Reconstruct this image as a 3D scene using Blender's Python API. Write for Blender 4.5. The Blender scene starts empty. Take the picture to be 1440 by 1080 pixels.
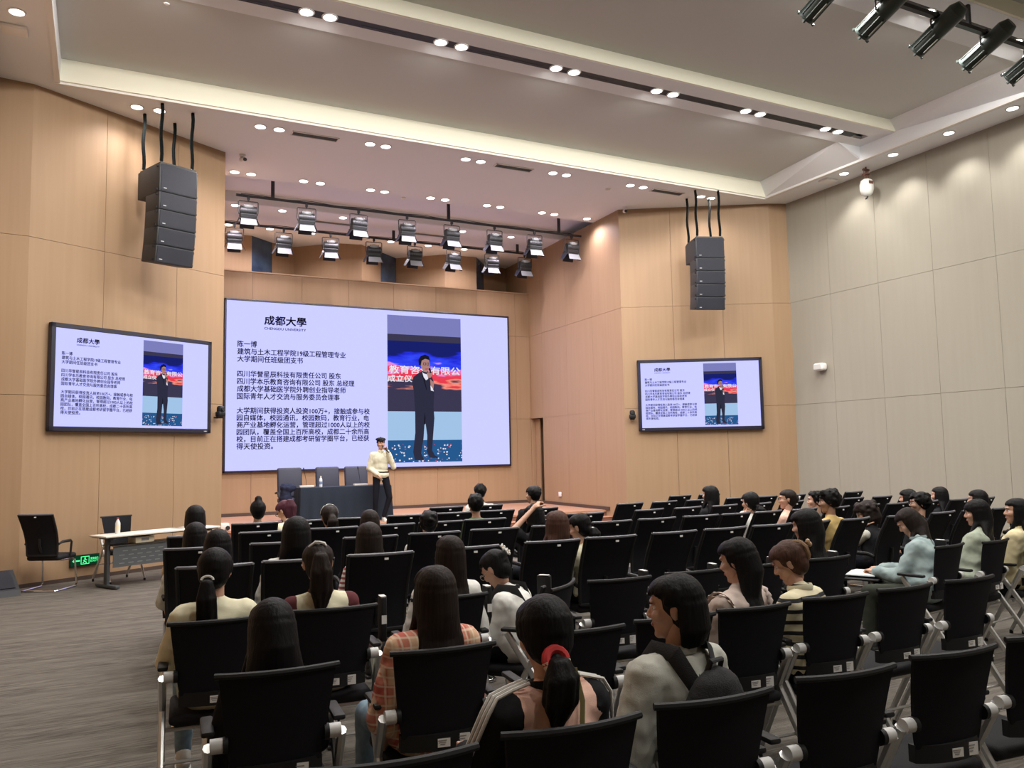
import bpy, bmesh, math, random
import numpy as np
from mathutils import Matrix, Vector
random.seed(7); rng = np.random.default_rng(7)
S = bpy.context.scene
COL = S.collection
PI = math.pi
def rad(a): return a*PI/180
# ------------------------------------------------------------------ camera, world, lights, exposure
cam_d = bpy.data.cameras.new('camera'); cam = bpy.data.objects.new('camera', cam_d); COL.objects.link(cam)
cam_d.sensor_width = 36; cam_d.lens = 1149.93/1440*36; cam_d.clip_start = .05; cam_d.clip_end = 200
_r = Vector((0.89303102, -0.44961307, -0.01853865)); _u = Vector((-0.02209979, -0.0849683, 0.99613854)); _f = Vector((0.4494521, 0.88917292, 0.08581568))
cam.matrix_world = Matrix(((_r[0], _u[0], -_f[0], 0), (_r[1], _u[1], -_f[1], 0), (_r[2], _u[2], -_f[2], 1.8), (0, 0, 0, 1)))
S.camera = cam
W = bpy.data.worlds.new('world'); S.world = W; W.use_nodes = True
W.node_tree.nodes['Background'].inputs[0].default_value = (.9, .93, 1, 1); W.node_tree.nodes['Background'].inputs[1].default_value = .05
S.view_settings.view_transform = 'Standard'; S.view_settings.look = 'None'; S.view_settings.gamma = 1; S.view_settings.use_curve_mapping = False
S.view_settings.exposure = 0.0
SPOT_W = 178.0        # one recessed downlight
DISC_E = 9.0         # its glowing diffuser
SCREEN_E = 1.0       # screen brightness
H = 7.55             # ceiling ring height

# ------------------------------------------------------------------ mesh helpers
def rotm(rx=0, ry=0, rz=0):
    return np.array(Matrix.Rotation(rz, 3, 'Z') @ Matrix.Rotation(ry, 3, 'Y') @ Matrix.Rotation(rx, 3, 'X'))
def frame(d, up=(0, 0, 1)):
    d = np.array(d, float); d /= np.linalg.norm(d)+1e-12
    u = np.array(up, float)
    if abs(d@u) > .95: u = np.array((0., 1., 0.)) if abs(d[1]) < .9 else np.array((1., 0., 0.))
    a = np.cross(u, d); a /= np.linalg.norm(a); b = np.cross(d, a)
    return a, b, d
class MB:
    def __init__(s): s.v = []; s.f = []; s.m = []; s.n = 0
    def add(s, v, f, mi=0):
        v = np.asarray(v, float).reshape(-1, 3); s.v.append(v)
        s.f += [tuple(i+s.n for i in q) for q in f]; s.m += [mi]*len(f); s.n += len(v); return s
    def box(s, c, d, R=None, mi=0):
        h = np.array(d, float)/2
        v = np.array([(x, y, z) for x in (-1, 1) for y in (-1, 1) for z in (-1, 1)])*h
        if R is not None: v = v@np.array(R).T
        return s.add(v+np.array(c, float), [(0, 1, 3, 2), (4, 6, 7, 5), (0, 4, 5, 1), (2, 3, 7, 6), (0, 2, 6, 4), (1, 5, 7, 3)], mi)
    def rbox(s, c, d, b=.01, seg=2, R=None, mi=0, taper=None):
        bm = bmesh.new(); bmesh.ops.create_cube(bm, size=1)
        for v in bm.verts:
            v.co = Vector((v.co.x*d[0], v.co.y*d[1], v.co.z*d[2]))
            if taper and v.co.z > 0: v.co.x *= taper; v.co.y *= taper
        bmesh.ops.bevel(bm, geom=list(bm.edges), offset=b, segments=seg, profile=.5, affect='EDGES')
        bm.verts.ensure_lookup_table()
        v = np.array([w.co[:] for w in bm.verts]); f = [tuple(w.index for w in q.verts) for q in bm.faces]; bm.free()
        if R is not None: v = v@np.array(R).T
        return s.add(v+np.array(c, float), f, mi)
    def loft(s, rings, caps=True, mi=0, close=False):
        n = len(rings[0]); v = np.concatenate([np.asarray(r, float) for r in rings]); f = []
        m = len(rings)
        for i in range(m-1+(1 if close else 0)):
            for j in range(n):
                a = i*n+j; b = i*n+(j+1) % n; c = ((i+1) % m)*n+(j+1) % n; d = ((i+1) % m)*n+j
                f.append((a, b, c, d))
        if caps and not close: f.append(tuple(range(n-1, -1, -1))); f.append(tuple((m-1)*n+j for j in range(n)))
        return s.add(v, f, mi)
    def tube(s, pts, r, n=8, mi=0, caps=True, flat=None, up=(0, 0, 1)):
        P = [np.array(p, float) for p in pts]; k = len(P)
        R = [r]*k if np.isscalar(r) else list(r); rings = []; pa = None
        for i in range(k):
            d = P[min(i+1, k-1)]-P[max(i-1, 0)]
            a, b, _ = frame(d, up) if pa is None else frame(d, pb)
            pa, pb = a, b
            fl = flat or 1
            rings.append([P[i]+R[i]*(math.cos(t)*a+fl*math.sin(t)*b) for t in np.arange(n)*2*PI/n])
        return s.loft(rings, caps, mi)
    def cyl(s, a, b, r0, r1=None, n=16, mi=0): return s.tube([a, b], [r0, r0 if r1 is None else r1], n, mi)
    def capsule(s, a, b, r0, r1, n=12):
        a = np.array(a, float); b = np.array(b, float)
        if np.linalg.norm(b-a) < 1e-5: b = a+np.array((0, 0, 1e-4))
        x, y, d = frame(b-a); rings = []
        for t in (-80, -50, -20): rings.append((a+d*r0*math.sin(rad(t)), r0*math.cos(rad(t))))
        for t in (20, 50, 80): rings.append((b+d*r1*math.sin(rad(t)), r1*math.cos(rad(t))))
        return s.loft([[c+rr*(math.cos(t)*x+math.sin(t)*y) for t in np.arange(n)*2*PI/n] for c, rr in rings])
    def ell(s, c, r, R=None, n=14, mi=0):
        r = np.array(r if not np.isscalar(r) else (r, r, r), float); rings = []
        for p in np.linspace(-84, 84, max(5, n*2//3)):
            rings.append([np.array((math.cos(rad(p))*math.cos(t), math.cos(rad(p))*math.sin(t), math.sin(rad(p))))*r for t in np.arange(n)*2*PI/n])
        rings = np.array(rings)
        if R is not None: rings = rings@np.array(R).T
        return s.loft(list(rings+np.array(c, float)), True, mi)
    def chain(s, pts, rs, n=10):
        for i in range(len(pts)-1): s.capsule(pts[i], pts[i+1], rs[i], rs[i+1], n)
        return s
    def lathe(s, prof, c=(0, 0, 0), n=20, mi=0, R=None):
        rings = np.array([[(r*math.cos(t), r*math.sin(t), z) for t in np.arange(n)*2*PI/n] for r, z in prof])
        if R is not None: rings = rings@np.array(R).T
        return s.loft(list(rings+np.array(c, float)), True, mi)
    def grid(s, fn, nx, nz, thick, mi=0):
        "closed thick sheet: fn(u,v)->(point, normal)"
        A = []; B = []
        for j in range(nz+1):
            for i in range(nx+1):
                p, nn = fn(i/nx, j/nz); A.append(np.array(p)+np.array(nn)*thick/2); B.append(np.array(p)-np.array(nn)*thick/2)
        k = len(A); w = nx+1; f = []
        for j in range(nz):
            for i in range(nx):
                a = j*w+i; f.append((a, a+1, a+w+1, a+w)); f.append((k+a, k+a+w, k+a+w+1, k+a+1))
        for i in range(nx): f.append((i, k+i, k+i+1, i+1)); a = nz*w+i; f.append((a, a+1, k+a+1, k+a))
        for j in range(nz): a = j*w; f.append((a, a+w, k+a+w, k+a)); a = j*w+nx; f.append((a, k+a, k+a+w, a+w))
        return s.add(A+B, f, mi)
    def data(s): return (np.concatenate(s.v), s.f, s.m)
    def mesh(s, name, smooth=35):
        me = bpy.data.meshes.new(name); me.from_pydata(np.concatenate(s.v).tolist(), [], s.f)
        if any(s.m): me.polygons.foreach_set('material_index', s.m)
        bm = bmesh.new(); bm.from_mesh(me); bmesh.ops.recalc_face_normals(bm, faces=bm.faces); bm.to_mesh(me); bm.free()
        if smooth:
            me.polygons.foreach_set('use_smooth', [True]*len(me.polygons)); me.set_sharp_from_angle(angle=rad(smooth))
        return me
    def build(s, name, mat, parent=None, smooth=35, loc=None):
        me = s.mesh(name, smooth)
        return link(name, me, mat, parent, loc)
def link(name, me, mat, parent=None, loc=None):
    for m in (mat if isinstance(mat, (list, tuple)) else [mat]):
        if m is not None: me.materials.append(m)
    o = bpy.data.objects.new(name, me); COL.objects.link(o)
    if parent is not None: o.parent = parent
    if loc is not None: o.location = loc
    return o
def tag(o, label=None, cat=None, group=None, kind=None):
    if label: o['label'] = label
    if cat: o['category'] = cat
    if group: o['group'] = group
    if kind: o['kind'] = kind
    return o
def thing(name, label, cat, loc=(0, 0, 0), rz=0, group=None):
    o = bpy.data.objects.new(name, None); COL.objects.link(o); o.location = loc; o.rotation_euler = (0, 0, rz)
    o.empty_display_size = .1
    return tag(o, label, cat, group)
def copy_tree(o, parent=None):
    c = o.copy(); COL.objects.link(c); c.parent = parent
    for ch in list(o.children): copy_tree(ch, c)
    return c
# ------------------------------------------------------------------ materials
MATS = {}
def mat(name, col, rough=.6, metal=0, spec=.5, bump=None, emit=0, var=None, sheen=0, alpha=1):
    """bump=(scale vec, strength); var=(second colour, scale vec, detail) mixes by noise in object space"""
    if name in MATS: return MATS[name]
    m = bpy.data.materials.new(name); m.use_nodes = True; N = m.node_tree.nodes; L = m.node_tree.links; b = N['Principled BSDF']
    b.inputs['Base Color'].default_value = (*col, 1); b.inputs['Roughness'].default_value = rough; b.inputs['Metallic'].default_value = metal
    b.inputs['Specular IOR Level'].default_value = spec
    if sheen: b.inputs['Sheen Weight'].default_value = sheen
    if emit:
        b.inputs['Emission Color'].default_value = (*col, 1); b.inputs['Emission Strength'].default_value = emit
    def noise(scale, det=3):
        tc = N.new('ShaderNodeTexCoord'); mp = N.new('ShaderNodeMapping'); mp.inputs['Scale'].default_value = scale
        n = N.new('ShaderNodeTexNoise'); n.inputs['Scale'].default_value = 1; n.inputs['Detail'].default_value = det
        L.new(tc.outputs['Object'], mp.inputs[0]); L.new(mp.outputs[0], n.inputs[0]); return n
    if var:
        n = noise(var[1], var[2] if len(var) > 2 else 3); r = N.new('ShaderNodeMapRange'); r.inputs[1].default_value = .35; r.inputs[2].default_value = .65
        mx = N.new('ShaderNodeMix'); mx.data_type = 'RGBA'; mx.inputs[6].default_value = (*col, 1); mx.inputs[7].default_value = (*var[0], 1)
        L.new(n.outputs[0], r.inputs[0]); L.new(r.outputs[0], mx.inputs[0]); L.new(mx.outputs[2], b.inputs['Base Color'])
    if bump:
        n = noise(bump[0]); bp = N.new('ShaderNodeBump'); bp.inputs['Strength'].default_value = bump[1]; bp.inputs['Distance'].default_value = .01
        L.new(n.outputs[0], bp.inputs['Height']); L.new(bp.outputs[0], b.inputs['Normal'])
    MATS[name] = m; return m
def bands(name, c1, c2, axis='Z', scale=20, duty=.5, rough=.85, zig=0):
    m = mat(name, c1, rough); N = m.node_tree.nodes; L = m.node_tree.links
    tc = N.new('ShaderNodeTexCoord'); w = N.new('ShaderNodeTexWave'); w.wave_type = 'BANDS'; w.bands_direction = axis
    w.inputs['Scale'].default_value = scale; w.inputs['Distortion'].default_value = zig; w.inputs['Detail'].default_value = 0
    st = N.new('ShaderNodeMath'); st.operation = 'GREATER_THAN'; st.inputs[1].default_value = duty
    mx = N.new('ShaderNodeMix'); mx.data_type = 'RGBA'; mx.inputs[6].default_value = (*c1, 1); mx.inputs[7].default_value = (*c2, 1)
    L.new(tc.outputs['Object'], w.inputs[0]); L.new(w.outputs[1], st.inputs[0]); L.new(st.outputs[0], mx.inputs[0]); L.new(mx.outputs[2], N['Principled BSDF'].inputs['Base Color'])
    return m
def plaid(name, base, a, b2):
    m = mat(name, base, .85); N = m.node_tree.nodes; L = m.node_tree.links; tc = N.new('ShaderNodeTexCoord'); prev = None
    for axis, sc, col, th in (('X', 3.2, a, .5), ('Z', 2.6, a, .55), ('X', 9, b2, .88), ('Z', 8, b2, .9)):
        w = N.new('ShaderNodeTexWave'); w.bands_direction = axis; w.inputs['Scale'].default_value = sc; w.inputs['Distortion'].default_value = .8; w.inputs['Detail'].default_value = 1
        st = N.new('ShaderNodeMapRange'); st.inputs[1].default_value = th-.08; st.inputs[2].default_value = th+.08; st.inputs[4].default_value = .6
        mx = N.new('ShaderNodeMix'); mx.data_type = 'RGBA'; mx.inputs[6].default_value = (*base, 1); mx.inputs[7].default_value = (*col, 1)
        L.new(tc.outputs['Object'], w.inputs[0]); L.new(w.outputs[1], st.inputs[0]); L.new(st.outputs[0], mx.inputs[0])
        if prev: L.new(prev.outputs[2], mx.inputs[6])
        prev = mx
    L.new(prev.outputs[2], N['Principled BSDF'].inputs['Base Color']); return m
def emis(name, col, k=1.0):
    if name in MATS: return MATS[name]
    m = bpy.data.materials.new(name); m.use_nodes = True; N = m.node_tree.nodes; N.remove(N['Principled BSDF'])
    e = N.new('ShaderNodeEmission'); e.inputs[0].default_value = (*col, 1); e.inputs[1].default_value = k
    m.node_tree.links.new(e.outputs[0], N['Material Output'].inputs[0]); MATS[name] = m; return m
M_wood = mat('wood_veneer', (.362, .238, .142), .5, spec=.3, var=((.342, .222, .130), (14, 14, .6), 4))
M_woodst = mat('stage_wood', (.50, .29, .19), .38, spec=.5, var=((.42, .235, .15), (1, 8, 8), 4))
M_gap = mat('panel_backing', (.10, .06, .04), .9)
M_beige = mat('beige_wall_panel', (.34, .315, .262), .75, spec=.2, var=((.328, .303, .252), (10, 10, .5), 4))
M_gapb = mat('beige_backing', (.22, .19, .15), .9)
M_white = mat('ceiling_paint', (.82, .835, .86), .85, spec=.2)
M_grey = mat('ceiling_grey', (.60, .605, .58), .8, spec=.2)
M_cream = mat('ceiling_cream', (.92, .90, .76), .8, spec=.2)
M_trimw = mat('white_trim', (.82, .79, .76), .6)
M_slot = mat('slot_black', (.03, .032, .035), .6)
M_base = mat('dark_skirting', (.07, .045, .035), .5)
M_black = mat('black_metal', (.018, .018, .02), .45, spec=.5)
M_blackp = mat('black_plastic', (.012, .012, .013), .55, spec=.3)
M_mesh = mat('black_mesh_fabric', (.012, .012, .015), .8, spec=.12, bump=((400, 400, 400), .25))
M_seat = mat('black_seat_fabric', (.013, .013, .015), .75, spec=.2, bump=((300, 300, 300), .3))
M_silver = mat('silver_tube', (.62, .62, .60), .35, metal=.85)
M_chrome = mat('chrome', (.75, .75, .76), .12, metal=1)
M_greyp = mat('grey_plastic', (.55, .55, .54), .45)
M_greytrim = mat('grey_edge_trim', (.12, .12, .14), .4)
M_stick = mat('white_sticker', (.82, .82, .80), .6)
M_ink = mat('sticker_ink', (.25, .25, .26), .7)
M_disc = emis('downlight_glow', (1.0, .985, .95), DISC_E)
M_rim = mat('downlight_rim', (.8, .8, .8), .4)
M_carpet = mat('carpet', (.11, .098, .085), .95, spec=.1, bump=((60, 180, 60), .5))
_N = M_carpet.node_tree.nodes; _L = M_carpet.node_tree.links
def _carpet():
    tc = _N.new('ShaderNodeTexCoord'); prev = None
    for sc, lo, hi, c in (((1.3, 14, 1), .38, .66, (.19, .17, .145)), ((5, 60, 1), .45, .62, (.055, .048, .042)), ((.5, 5, 1), .45, .7, (.145, .13, .113))):
        mp = _N.new('ShaderNodeMapping'); mp.inputs['Scale'].default_value = sc; mp.inputs['Rotation'].default_value = (0, 0, rad(4)); n = _N.new('ShaderNodeTexNoise'); n.inputs['Scale'].default_value = 1; n.inputs['Detail'].default_value = 5
        r = _N.new('ShaderNodeMapRange'); r.inputs[1].default_value = lo; r.inputs[2].default_value = hi; r.inputs[4].default_value = .75
        mx = _N.new('ShaderNodeMix'); mx.data_type = 'RGBA'; mx.inputs[6].default_value = (.11, .098, .085, 1); mx.inputs[7].default_value = (*c, 1)
        _L.new(tc.outputs['Object'], mp.inputs[0]); _L.new(mp.outputs[0], n.inputs[0]); _L.new(n.outputs[0], r.inputs[0]); _L.new(r.outputs[0], mx.inputs[0])
        if prev: _L.new(prev.outputs[2], mx.inputs[6])
        prev = mx
    _L.new(prev.outputs[2], _N['Principled BSDF'].inputs['Base Color'])
_carpet()
# ------------------------------------------------------------------ room shell
XL, XR, YB = -1.45, 14.3, 20.8
AL, BL = (-1.0, 13.95), (2.0, 15.7)         # splayed wall with the left television
AR, BR = (13.9, 14.0), (10.9, 15.8)         # and its twin on the right
def struct(name, mb, m, parent=None, smooth=None):
    o = mb.build(name, m, parent, smooth); o['kind'] = 'structure'; return o
struct('floor', MB().box((6.4, 8, -.05), (18, 30, .1)), M_carpet)
ZJ = [0, 2.81, 5.19, 7.55]
def wall(name, a, b, zs, joints, mpan, mgap, th=.03, base=True, out=1, gap=.006):
    """panelled wall from a to b (room side is left of a->b when out=1)"""
    a = np.array(a, float); b = np.array(b, float); L = np.linalg.norm(b-a); d = (b-a)/L; n = np.array((-d[1], d[0]))*out; ang = math.atan2(d[1], d[0]); R = rotm(rz=ang)
    back = MB(); c = (a+b)/2-n*(.08); back.box((*c, (zs[0]+zs[-1])/2), (L, .1, zs[-1]-zs[0]), R)
    w = struct(name, back, mgap)
    js = [0]+[j for j in joints if 0 < j < L]+[L]
    for i in range(len(js)-1):
        for k in range(len(zs)-1):
            x0, x1 = js[i]+(gap/2 if i else 0), js[i+1]-(gap/2 if i < len(js)-2 else 0); z0, z1 = zs[k]+(gap/2 if k else 0), zs[k+1]-(gap/2 if k < len(zs)-2 else 0)
            c = a+d*(x0+x1)/2-n*th/2
            MB().box((*c, (z0+z1)/2), (x1-x0, th, z1-z0), R).build('panel', mpan, w, None)
    if base:
        c = (a+b)/2+n*.006
        MB().box((*c, zs[0]+.03), (L, .012, .06), R).build('skirting', M_base, w, None)
    return w
wall('wall_left', (XL, 13.9), (XL, -5), ZJ, [1.2*i for i in range(1, 16)], M_wood, M_gap, out=1)
wall('wall_left_return', AL, (XL, 13.9), ZJ, [], M_wood, M_gap)
wall('wall_left_splay', BL, AL, ZJ, [.98, 2.3], M_wood, M_gap)
wall('wall_stage_left', (1.95, 22.4), (2.0, 15.7), ZJ, [2.5, 3.8, 5.2], M_wood, M_gap)
wall('wall_right', (XR, -5), (XR, 13.85), ZJ, [1.5+1.245*i for i in range(0, 14)], M_beige, M_gapb)
wall('wall_right_return', (XR, 13.85), AR, ZJ, [], M_wood, M_gap)
wall('wall_right_splay', AR, BR, ZJ, [1.15, 2.3], M_wood, M_gap)
wall('wall_stage_right_upper', (10.9, 15.8), (11.16, 22.4), [2.81, 5.19, 7.55], [1.36, 2.75, 4.2, 5.1], M_wood, M_gap, base=False)
wall('wall_stage_right', (10.9, 15.8), (11.07, 20.0), [0, 2.81], [1.36, 2.75], M_wood, M_gap, base=False)
wall('wall_stage_corner', (11.1, 20.75), (11.12, 21.3), [.43, 2.81], [], M_wood, M_gap, base=False)
struct('wall_rear', MB().box((6.4, -5.1, 3.8), (18, .2, 7.8)), M_beige)
# back wall behind the big screen stops at 6.4 m, a folded wall rises behind it
bw = wall('wall_stage_back', (11.2, YB), (1.9, YB), [.43, 2.81, 5.19, 6.46], [.55+1.22*i for i in range(8)], M_wood, M_gap, base=False)
MB().box((6.55, YB+.25, 6.45), (9.4, .55, .03)).build('ledge', M_wood, bw, None)
struct('baseboard_stage', MB().box((6.5, YB-.012, .47), (9.2, .02, .08)), M_base)
dr = struct('door_stage', MB().box((11.75, 20.38, 1.63), (.05, .74, 2.4)), M_gap)
MB().box((11.42, 20.76, 1.63), (.66, .03, 2.4)).build('jamb', M_wood, dr, None)
MB().box((11.42, 20.0, 1.63), (.7, .03, 2.4)).build('jamb', M_wood, dr, None)
MB().box((11.42, 20.38, 2.84), (.7, .8, .04)).build('lintel', M_wood, dr, None)
MB().rbox((11.24, 20.62, 1.62), (.05, .24, 2.36), .008).build('door_leaf', M_wood, dr, None)
# folded upper wall
zz = [(2.0, 21.5), (3.4, 21.5), (4.0, 22.0), (4.65, 22.25), (5.6, 21.4), (6.25, 21.3), (6.95, 21.85), (7.6, 22.4), (8.75, 21.45), (9.7, 21.4), (10.25, 22.1), (11.2, 22.4)]
up = struct('wall_stage_upper', MB().box((6.5, 22.7, 6.5), (9.6, .1, 2.3)), M_gap)
M_window = mat('blue_window', (.07, .12, .2), .25, var=((.03, .05, .1), (2, 2, 2)))
for i in range(len(zz)-1):
    a, b = np.array(zz[i]), np.array(zz[i+1]); L = np.linalg.norm(b-a); ang = math.atan2(*(b-a)[::-1]); blue = i in (1, 6, 9)
    MB().box((*((a+b)/2), 6.5), (L+.02, .05, 2.1), rotm(rz=ang)).build('window_strip' if blue else 'panel', M_window if blue else M_wood, up, None)
# stage and its steps
YF = 16.75
st = tag(MB().box((6.5, (YF+YB)/2, .21), (9.0, YB-YF, .42)).build('stage', M_base, None, None), kind='structure')
for i in range(6):
    MB().box((2.05+1.5*i+.75, (YF+YB)/2-.01, .425), (1.497, YB-YF+.03, .012)).build('deck_board', M_woodst, st, None)
MB().box((6.5, YF-.012, .41), (9.0, .03, .04)).build('nosing', M_woodst, st, None)
MB().box((6.5, YF+.002, .2), (9.0, .012, .38)).build('riser', mat('stage_riser', (.22, .10, .07), .5), st, None)
sp = tag(MB().box((6.5, 16.6, .14), (9.0, .3, .28)).build('stage_step', MATS['stage_riser'], None, None), kind='structure')
MB().box((6.5, 16.59, .286), (9.0, .32, .012)).build('tread', M_woodst, sp, None)
sp = tag(MB().box((6.5, 16.3, .07), (9.0, .3, .14)).build('stage_step', MATS['stage_riser'], None, None), kind='structure')
MB().box((6.5, 16.29, .146), (9.0, .32, .012)).build('tread', M_woodst, sp, None)
struct('baseboard_stage_right', MB().box((10.99, 18.55, .47), (.02, 4.0, .08), rotm(rz=rad(-2.3))), M_base)
# ceiling: flat ring, coffer with sloping bays and cream upstands
CX0, CX1, CY1 = -.65, 13.5, 13.7
cl = MB()
def slab(x0, x1, y0, y1, z, t=.12): cl.box(((x0+x1)/2, (y0+y1)/2, z+t/2), (x1-x0, y1-y0, t))
slab(-3, CX0, -5.2, CY1, H); slab(CX1, 16, -5.2, CY1, H)
slab(-3, 16, CY1, 16.98, H); slab(-3, 16, 18.75, 23, H)
struct('ceiling', cl, M_white)
rc = MB(); rc.box((6.5, 17.86, 7.83), (19, 1.8, .06)); rc.box((6.5, 16.99, 7.7), (19, .03, .28)); rc.box((6.5, 18.74, 7.7), (19, .03, .28))
struct('ceiling_recess', rc, M_white)
def prism(pts, m, name, parent=None, x0=None):
    o = MB().add(pts, [(0, 1, 2, 3)]).build(name, m, parent, None); return o
ZS = 7.82; bay = None
ys_strip = [11.07, 7.47, 3.87, .27]          # far edge of each flat strip
far = (CY1, H, 7.90)
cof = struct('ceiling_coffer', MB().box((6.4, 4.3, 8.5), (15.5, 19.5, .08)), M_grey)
for xx in (CX0-.035, CX1+.035): MB().box((xx, 4.4, 8.02), (.06, 19, .9)).build('coffer_side', M_white, cof, None)
YN = -4.8
yfar, zlo, zhi = CY1, H, 7.90
for k, yf in enumerate(ys_strip+[YN]):
    # cream upstand
    MB().box(((CX0+CX1)/2, yfar-.022, (zlo+zhi)/2+.002), (CX1-CX0, .04, zhi-zlo)).build('upstand', M_cream, cof, None)
    xr = CX1-.15; xr2 = CX1-.62
    # sloping bay (thick sheet)
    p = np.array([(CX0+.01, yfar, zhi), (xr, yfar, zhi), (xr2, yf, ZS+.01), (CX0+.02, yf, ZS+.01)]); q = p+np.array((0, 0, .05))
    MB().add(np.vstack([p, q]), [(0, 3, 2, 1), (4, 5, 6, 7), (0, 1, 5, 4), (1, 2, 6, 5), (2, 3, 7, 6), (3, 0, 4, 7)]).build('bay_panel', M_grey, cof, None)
    # hipped soffits at both ends
    for sx, (X0, Xa, Xb) in enumerate(((CX1, xr, xr2), (CX0, CX0+.01, CX0+.02))):
        p = np.array([(X0, yfar, zlo+.02), (Xa, yfar, zhi+.002), (Xb, yf, ZS+.012), (X0, yf, H+.02)]); o = np.array((.04 if X0 > 5 else -.04, 0, .05)); q = p+o
        MB().add(np.vstack([p, q]), [(0, 1, 2, 3), (4, 7, 6, 5), (0, 4, 5, 1), (1, 5, 6, 2), (2, 6, 7, 3), (3, 7, 4, 0)]).build('soffit', M_white, cof, None)
    if yf == YN: break
    v = np.array([(CX1+.03, yf+.01, H+.02), (xr2, yf+.01, ZS+.005), (CX1+.03, yf+.01, ZS+.03)]); MB().add(np.vstack([v, v+np.array((0, -.03, 0))]), [(0, 1, 2), (5, 4, 3), (0, 3, 4, 1), (1, 4, 5, 2), (2, 5, 3, 0)]).build('soffit_end', M_white, cof, None)
    ww = .82
    # flat strip in two halves with the black slot recessed between
    for (y0, y1) in ((yf-.31, yf), (yf-ww, yf-.49)):
        MB().box(((CX0+CX1)/2, (y0+y1)/2, ZS+.03), (CX1-CX0, y1-y0, .06)).build('strip', M_white, cof, None)
    sl = MB().box(((CX0+CX1-.6)/2, yf-.40, ZS+.016), (CX1-CX0-.6, .184, .03)).build('slot', M_slot, cof, None)
    MB().box((CX1-.15, yf-.40, ZS+.03), (.3, .18, .06)).build('strip', M_white, cof, None); MB().box((CX0+.15, yf-.40, ZS+.03), (.3, .18, .06)).build('strip', M_white, cof, None)
    for x in np.arange(-.2, 13, .6):
        if (int(x*10) % 4) != 0: MB().box((x, yf-.37, ZS-.001), (.5, .010, .008)).build('slot_blade', M_black, sl, None)
    yfar, zlo, zhi = yf-ww, ZS, 8.04
tr = MB()
tr.box(((CX0+CX1)/2, CY1+.03, H-.015), (CX1-CX0+.12, .07, .04)); tr.box((CX1+.03, (CY1+YN)/2, H-.012), (.07, CY1-YN, .03)); tr.box((CX0-.03, (CY1+YN)/2, H-.012), (.07, CY1-YN, .03))
struct('trim_1', tr, M_trimw)
struct('trim_2', MB().box((CX1+.1, (CY1+YN)/2, H-.004), (.02, CY1-YN, .012)), mat('shadow_gap', (.25, .24, .23), .8))

# ------------------------------------------------------------------ recessed downlights
dlm = MB().lathe([(.0, .003), (.088, .003), (.088, .0), (.0, .0)], n=24).mesh('diffuser', 0); dlm.materials.append(M_disc)
rim = MB(); rim.lathe([(.088, -.004), (.108, -.004), (.112, .002), (.112, .012), (.088, .012)], n=24)
rimm = rim.mesh('rim'); rimm.materials.append(M_rim)
sp_l = {}
def downlight(x, y, z, label, group, power=1.0, cone=165, tint=(1, .965, .91), tilt=0):
    t = thing('downlight', label, 'light', (x, y, z), 0, group)
    a = bpy.data.objects.new('rim', rimm); COL.objects.link(a); a.parent = t; a.location = (0, 0, -.006)
    a = bpy.data.objects.new('diffuser', dlm); COL.objects.link(a); a.parent = t; a.location = (0, 0, -.010)
    k = (power, cone, tint)
    if k not in sp_l:
        l = bpy.data.lights.new('lamp', 'SPOT'); l.energy = SPOT_W*power; l.color = tint
        l.spot_size = rad(cone); l.spot_blend = .75 if cone > 110 else .6
        l.shadow_soft_size = .08; sp_l[k] = l
    s = bpy.data.objects.new('lamp', sp_l[k]); COL.objects.link(s); s.parent = t; s.location = (0, 0, -.045); s.rotation_euler = (rad(tilt), 0, 0)
ordn = ['first', 'second', 'third', 'fourth', 'fifth', 'sixth', 'seventh', 'eighth', 'ninth', 'tenth', 'eleventh', 'twelfth', 'thirteenth', 'fourteenth', 'fifteenth', 'sixteenth', 'seventeenth', 'eighteenth', 'nineteenth', 'twentieth']
def dl_row(xs, y, z, where, power=1.0, tint=(1, .965, .91), cone=150, tilt=0):
    for i, x in enumerate(xs):
        downlight(x, y, z, f'round recessed downlight, {ordn[i]} from the left {where}', 'recessed downlights '+where, power, cone, tint, tilt)
slotx = [2.38, 2.70, 4.33, 4.66, 6.27, 6.60, 8.21, 8.55, 10.16, 10.50, 12.13, 12.46]
dl_row([.45, .77]+slotx, 10.67, ZS+.001, 'in the near black ceiling slot', 1.0, (1, .965, .91), 165, 24)
dl_row([.45, .77]+slotx[:], 7.07, ZS+.001, 'in the black slot by the black spotlights', 1.25, (1, .965, .91), 165, 24)
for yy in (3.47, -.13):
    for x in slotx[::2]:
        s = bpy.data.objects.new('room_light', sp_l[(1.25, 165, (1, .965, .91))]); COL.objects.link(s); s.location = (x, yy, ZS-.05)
for i, x in enumerate([.43, .77, 2.38, 2.70, 4.34, 4.64, 6.26, 6.58, 8.21, 8.53, 10.13, 10.47, 12.07, 12.36]):
    downlight(x, 14.2, H, f'round recessed downlight, {ordn[i]} from the left in the ceiling before the stage', 'recessed downlights in the ceiling before the stage', .36 if i in (0, 1, 12, 13) else .82, 150, (1, .94, .93))
dl_row([2.31, 2.63, 3.68, 4.03, 5.12, 5.43, 6.50, 6.85, 7.89, 8.23, 9.34, 9.68, 10.6], 16.72, H, 'over the front edge of the stage', .7, (.97, .87, 1))
dl_row([2.64, 3.69, 5.12, 8.24, 9.64], 18.97, H, 'between the two stage light bars', .8, (.97, .86, 1))
dl_row([2.72, 3.71, 4.75, 6.87, 7.94, 9.01], 20.64, H, 'close to the folded wall behind the big screen', .6, (.98, .90, .98))
for i, y in enumerate((11.76, 10.57, 9.38, 8.2, 7.0, 5.8, 4.6)):
    downlight(13.85, y, H, f'round downlight washing the beige wall, {ordn[i]} from the far corner', 'wall washing downlights along the beige wall', .50, 105)
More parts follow.
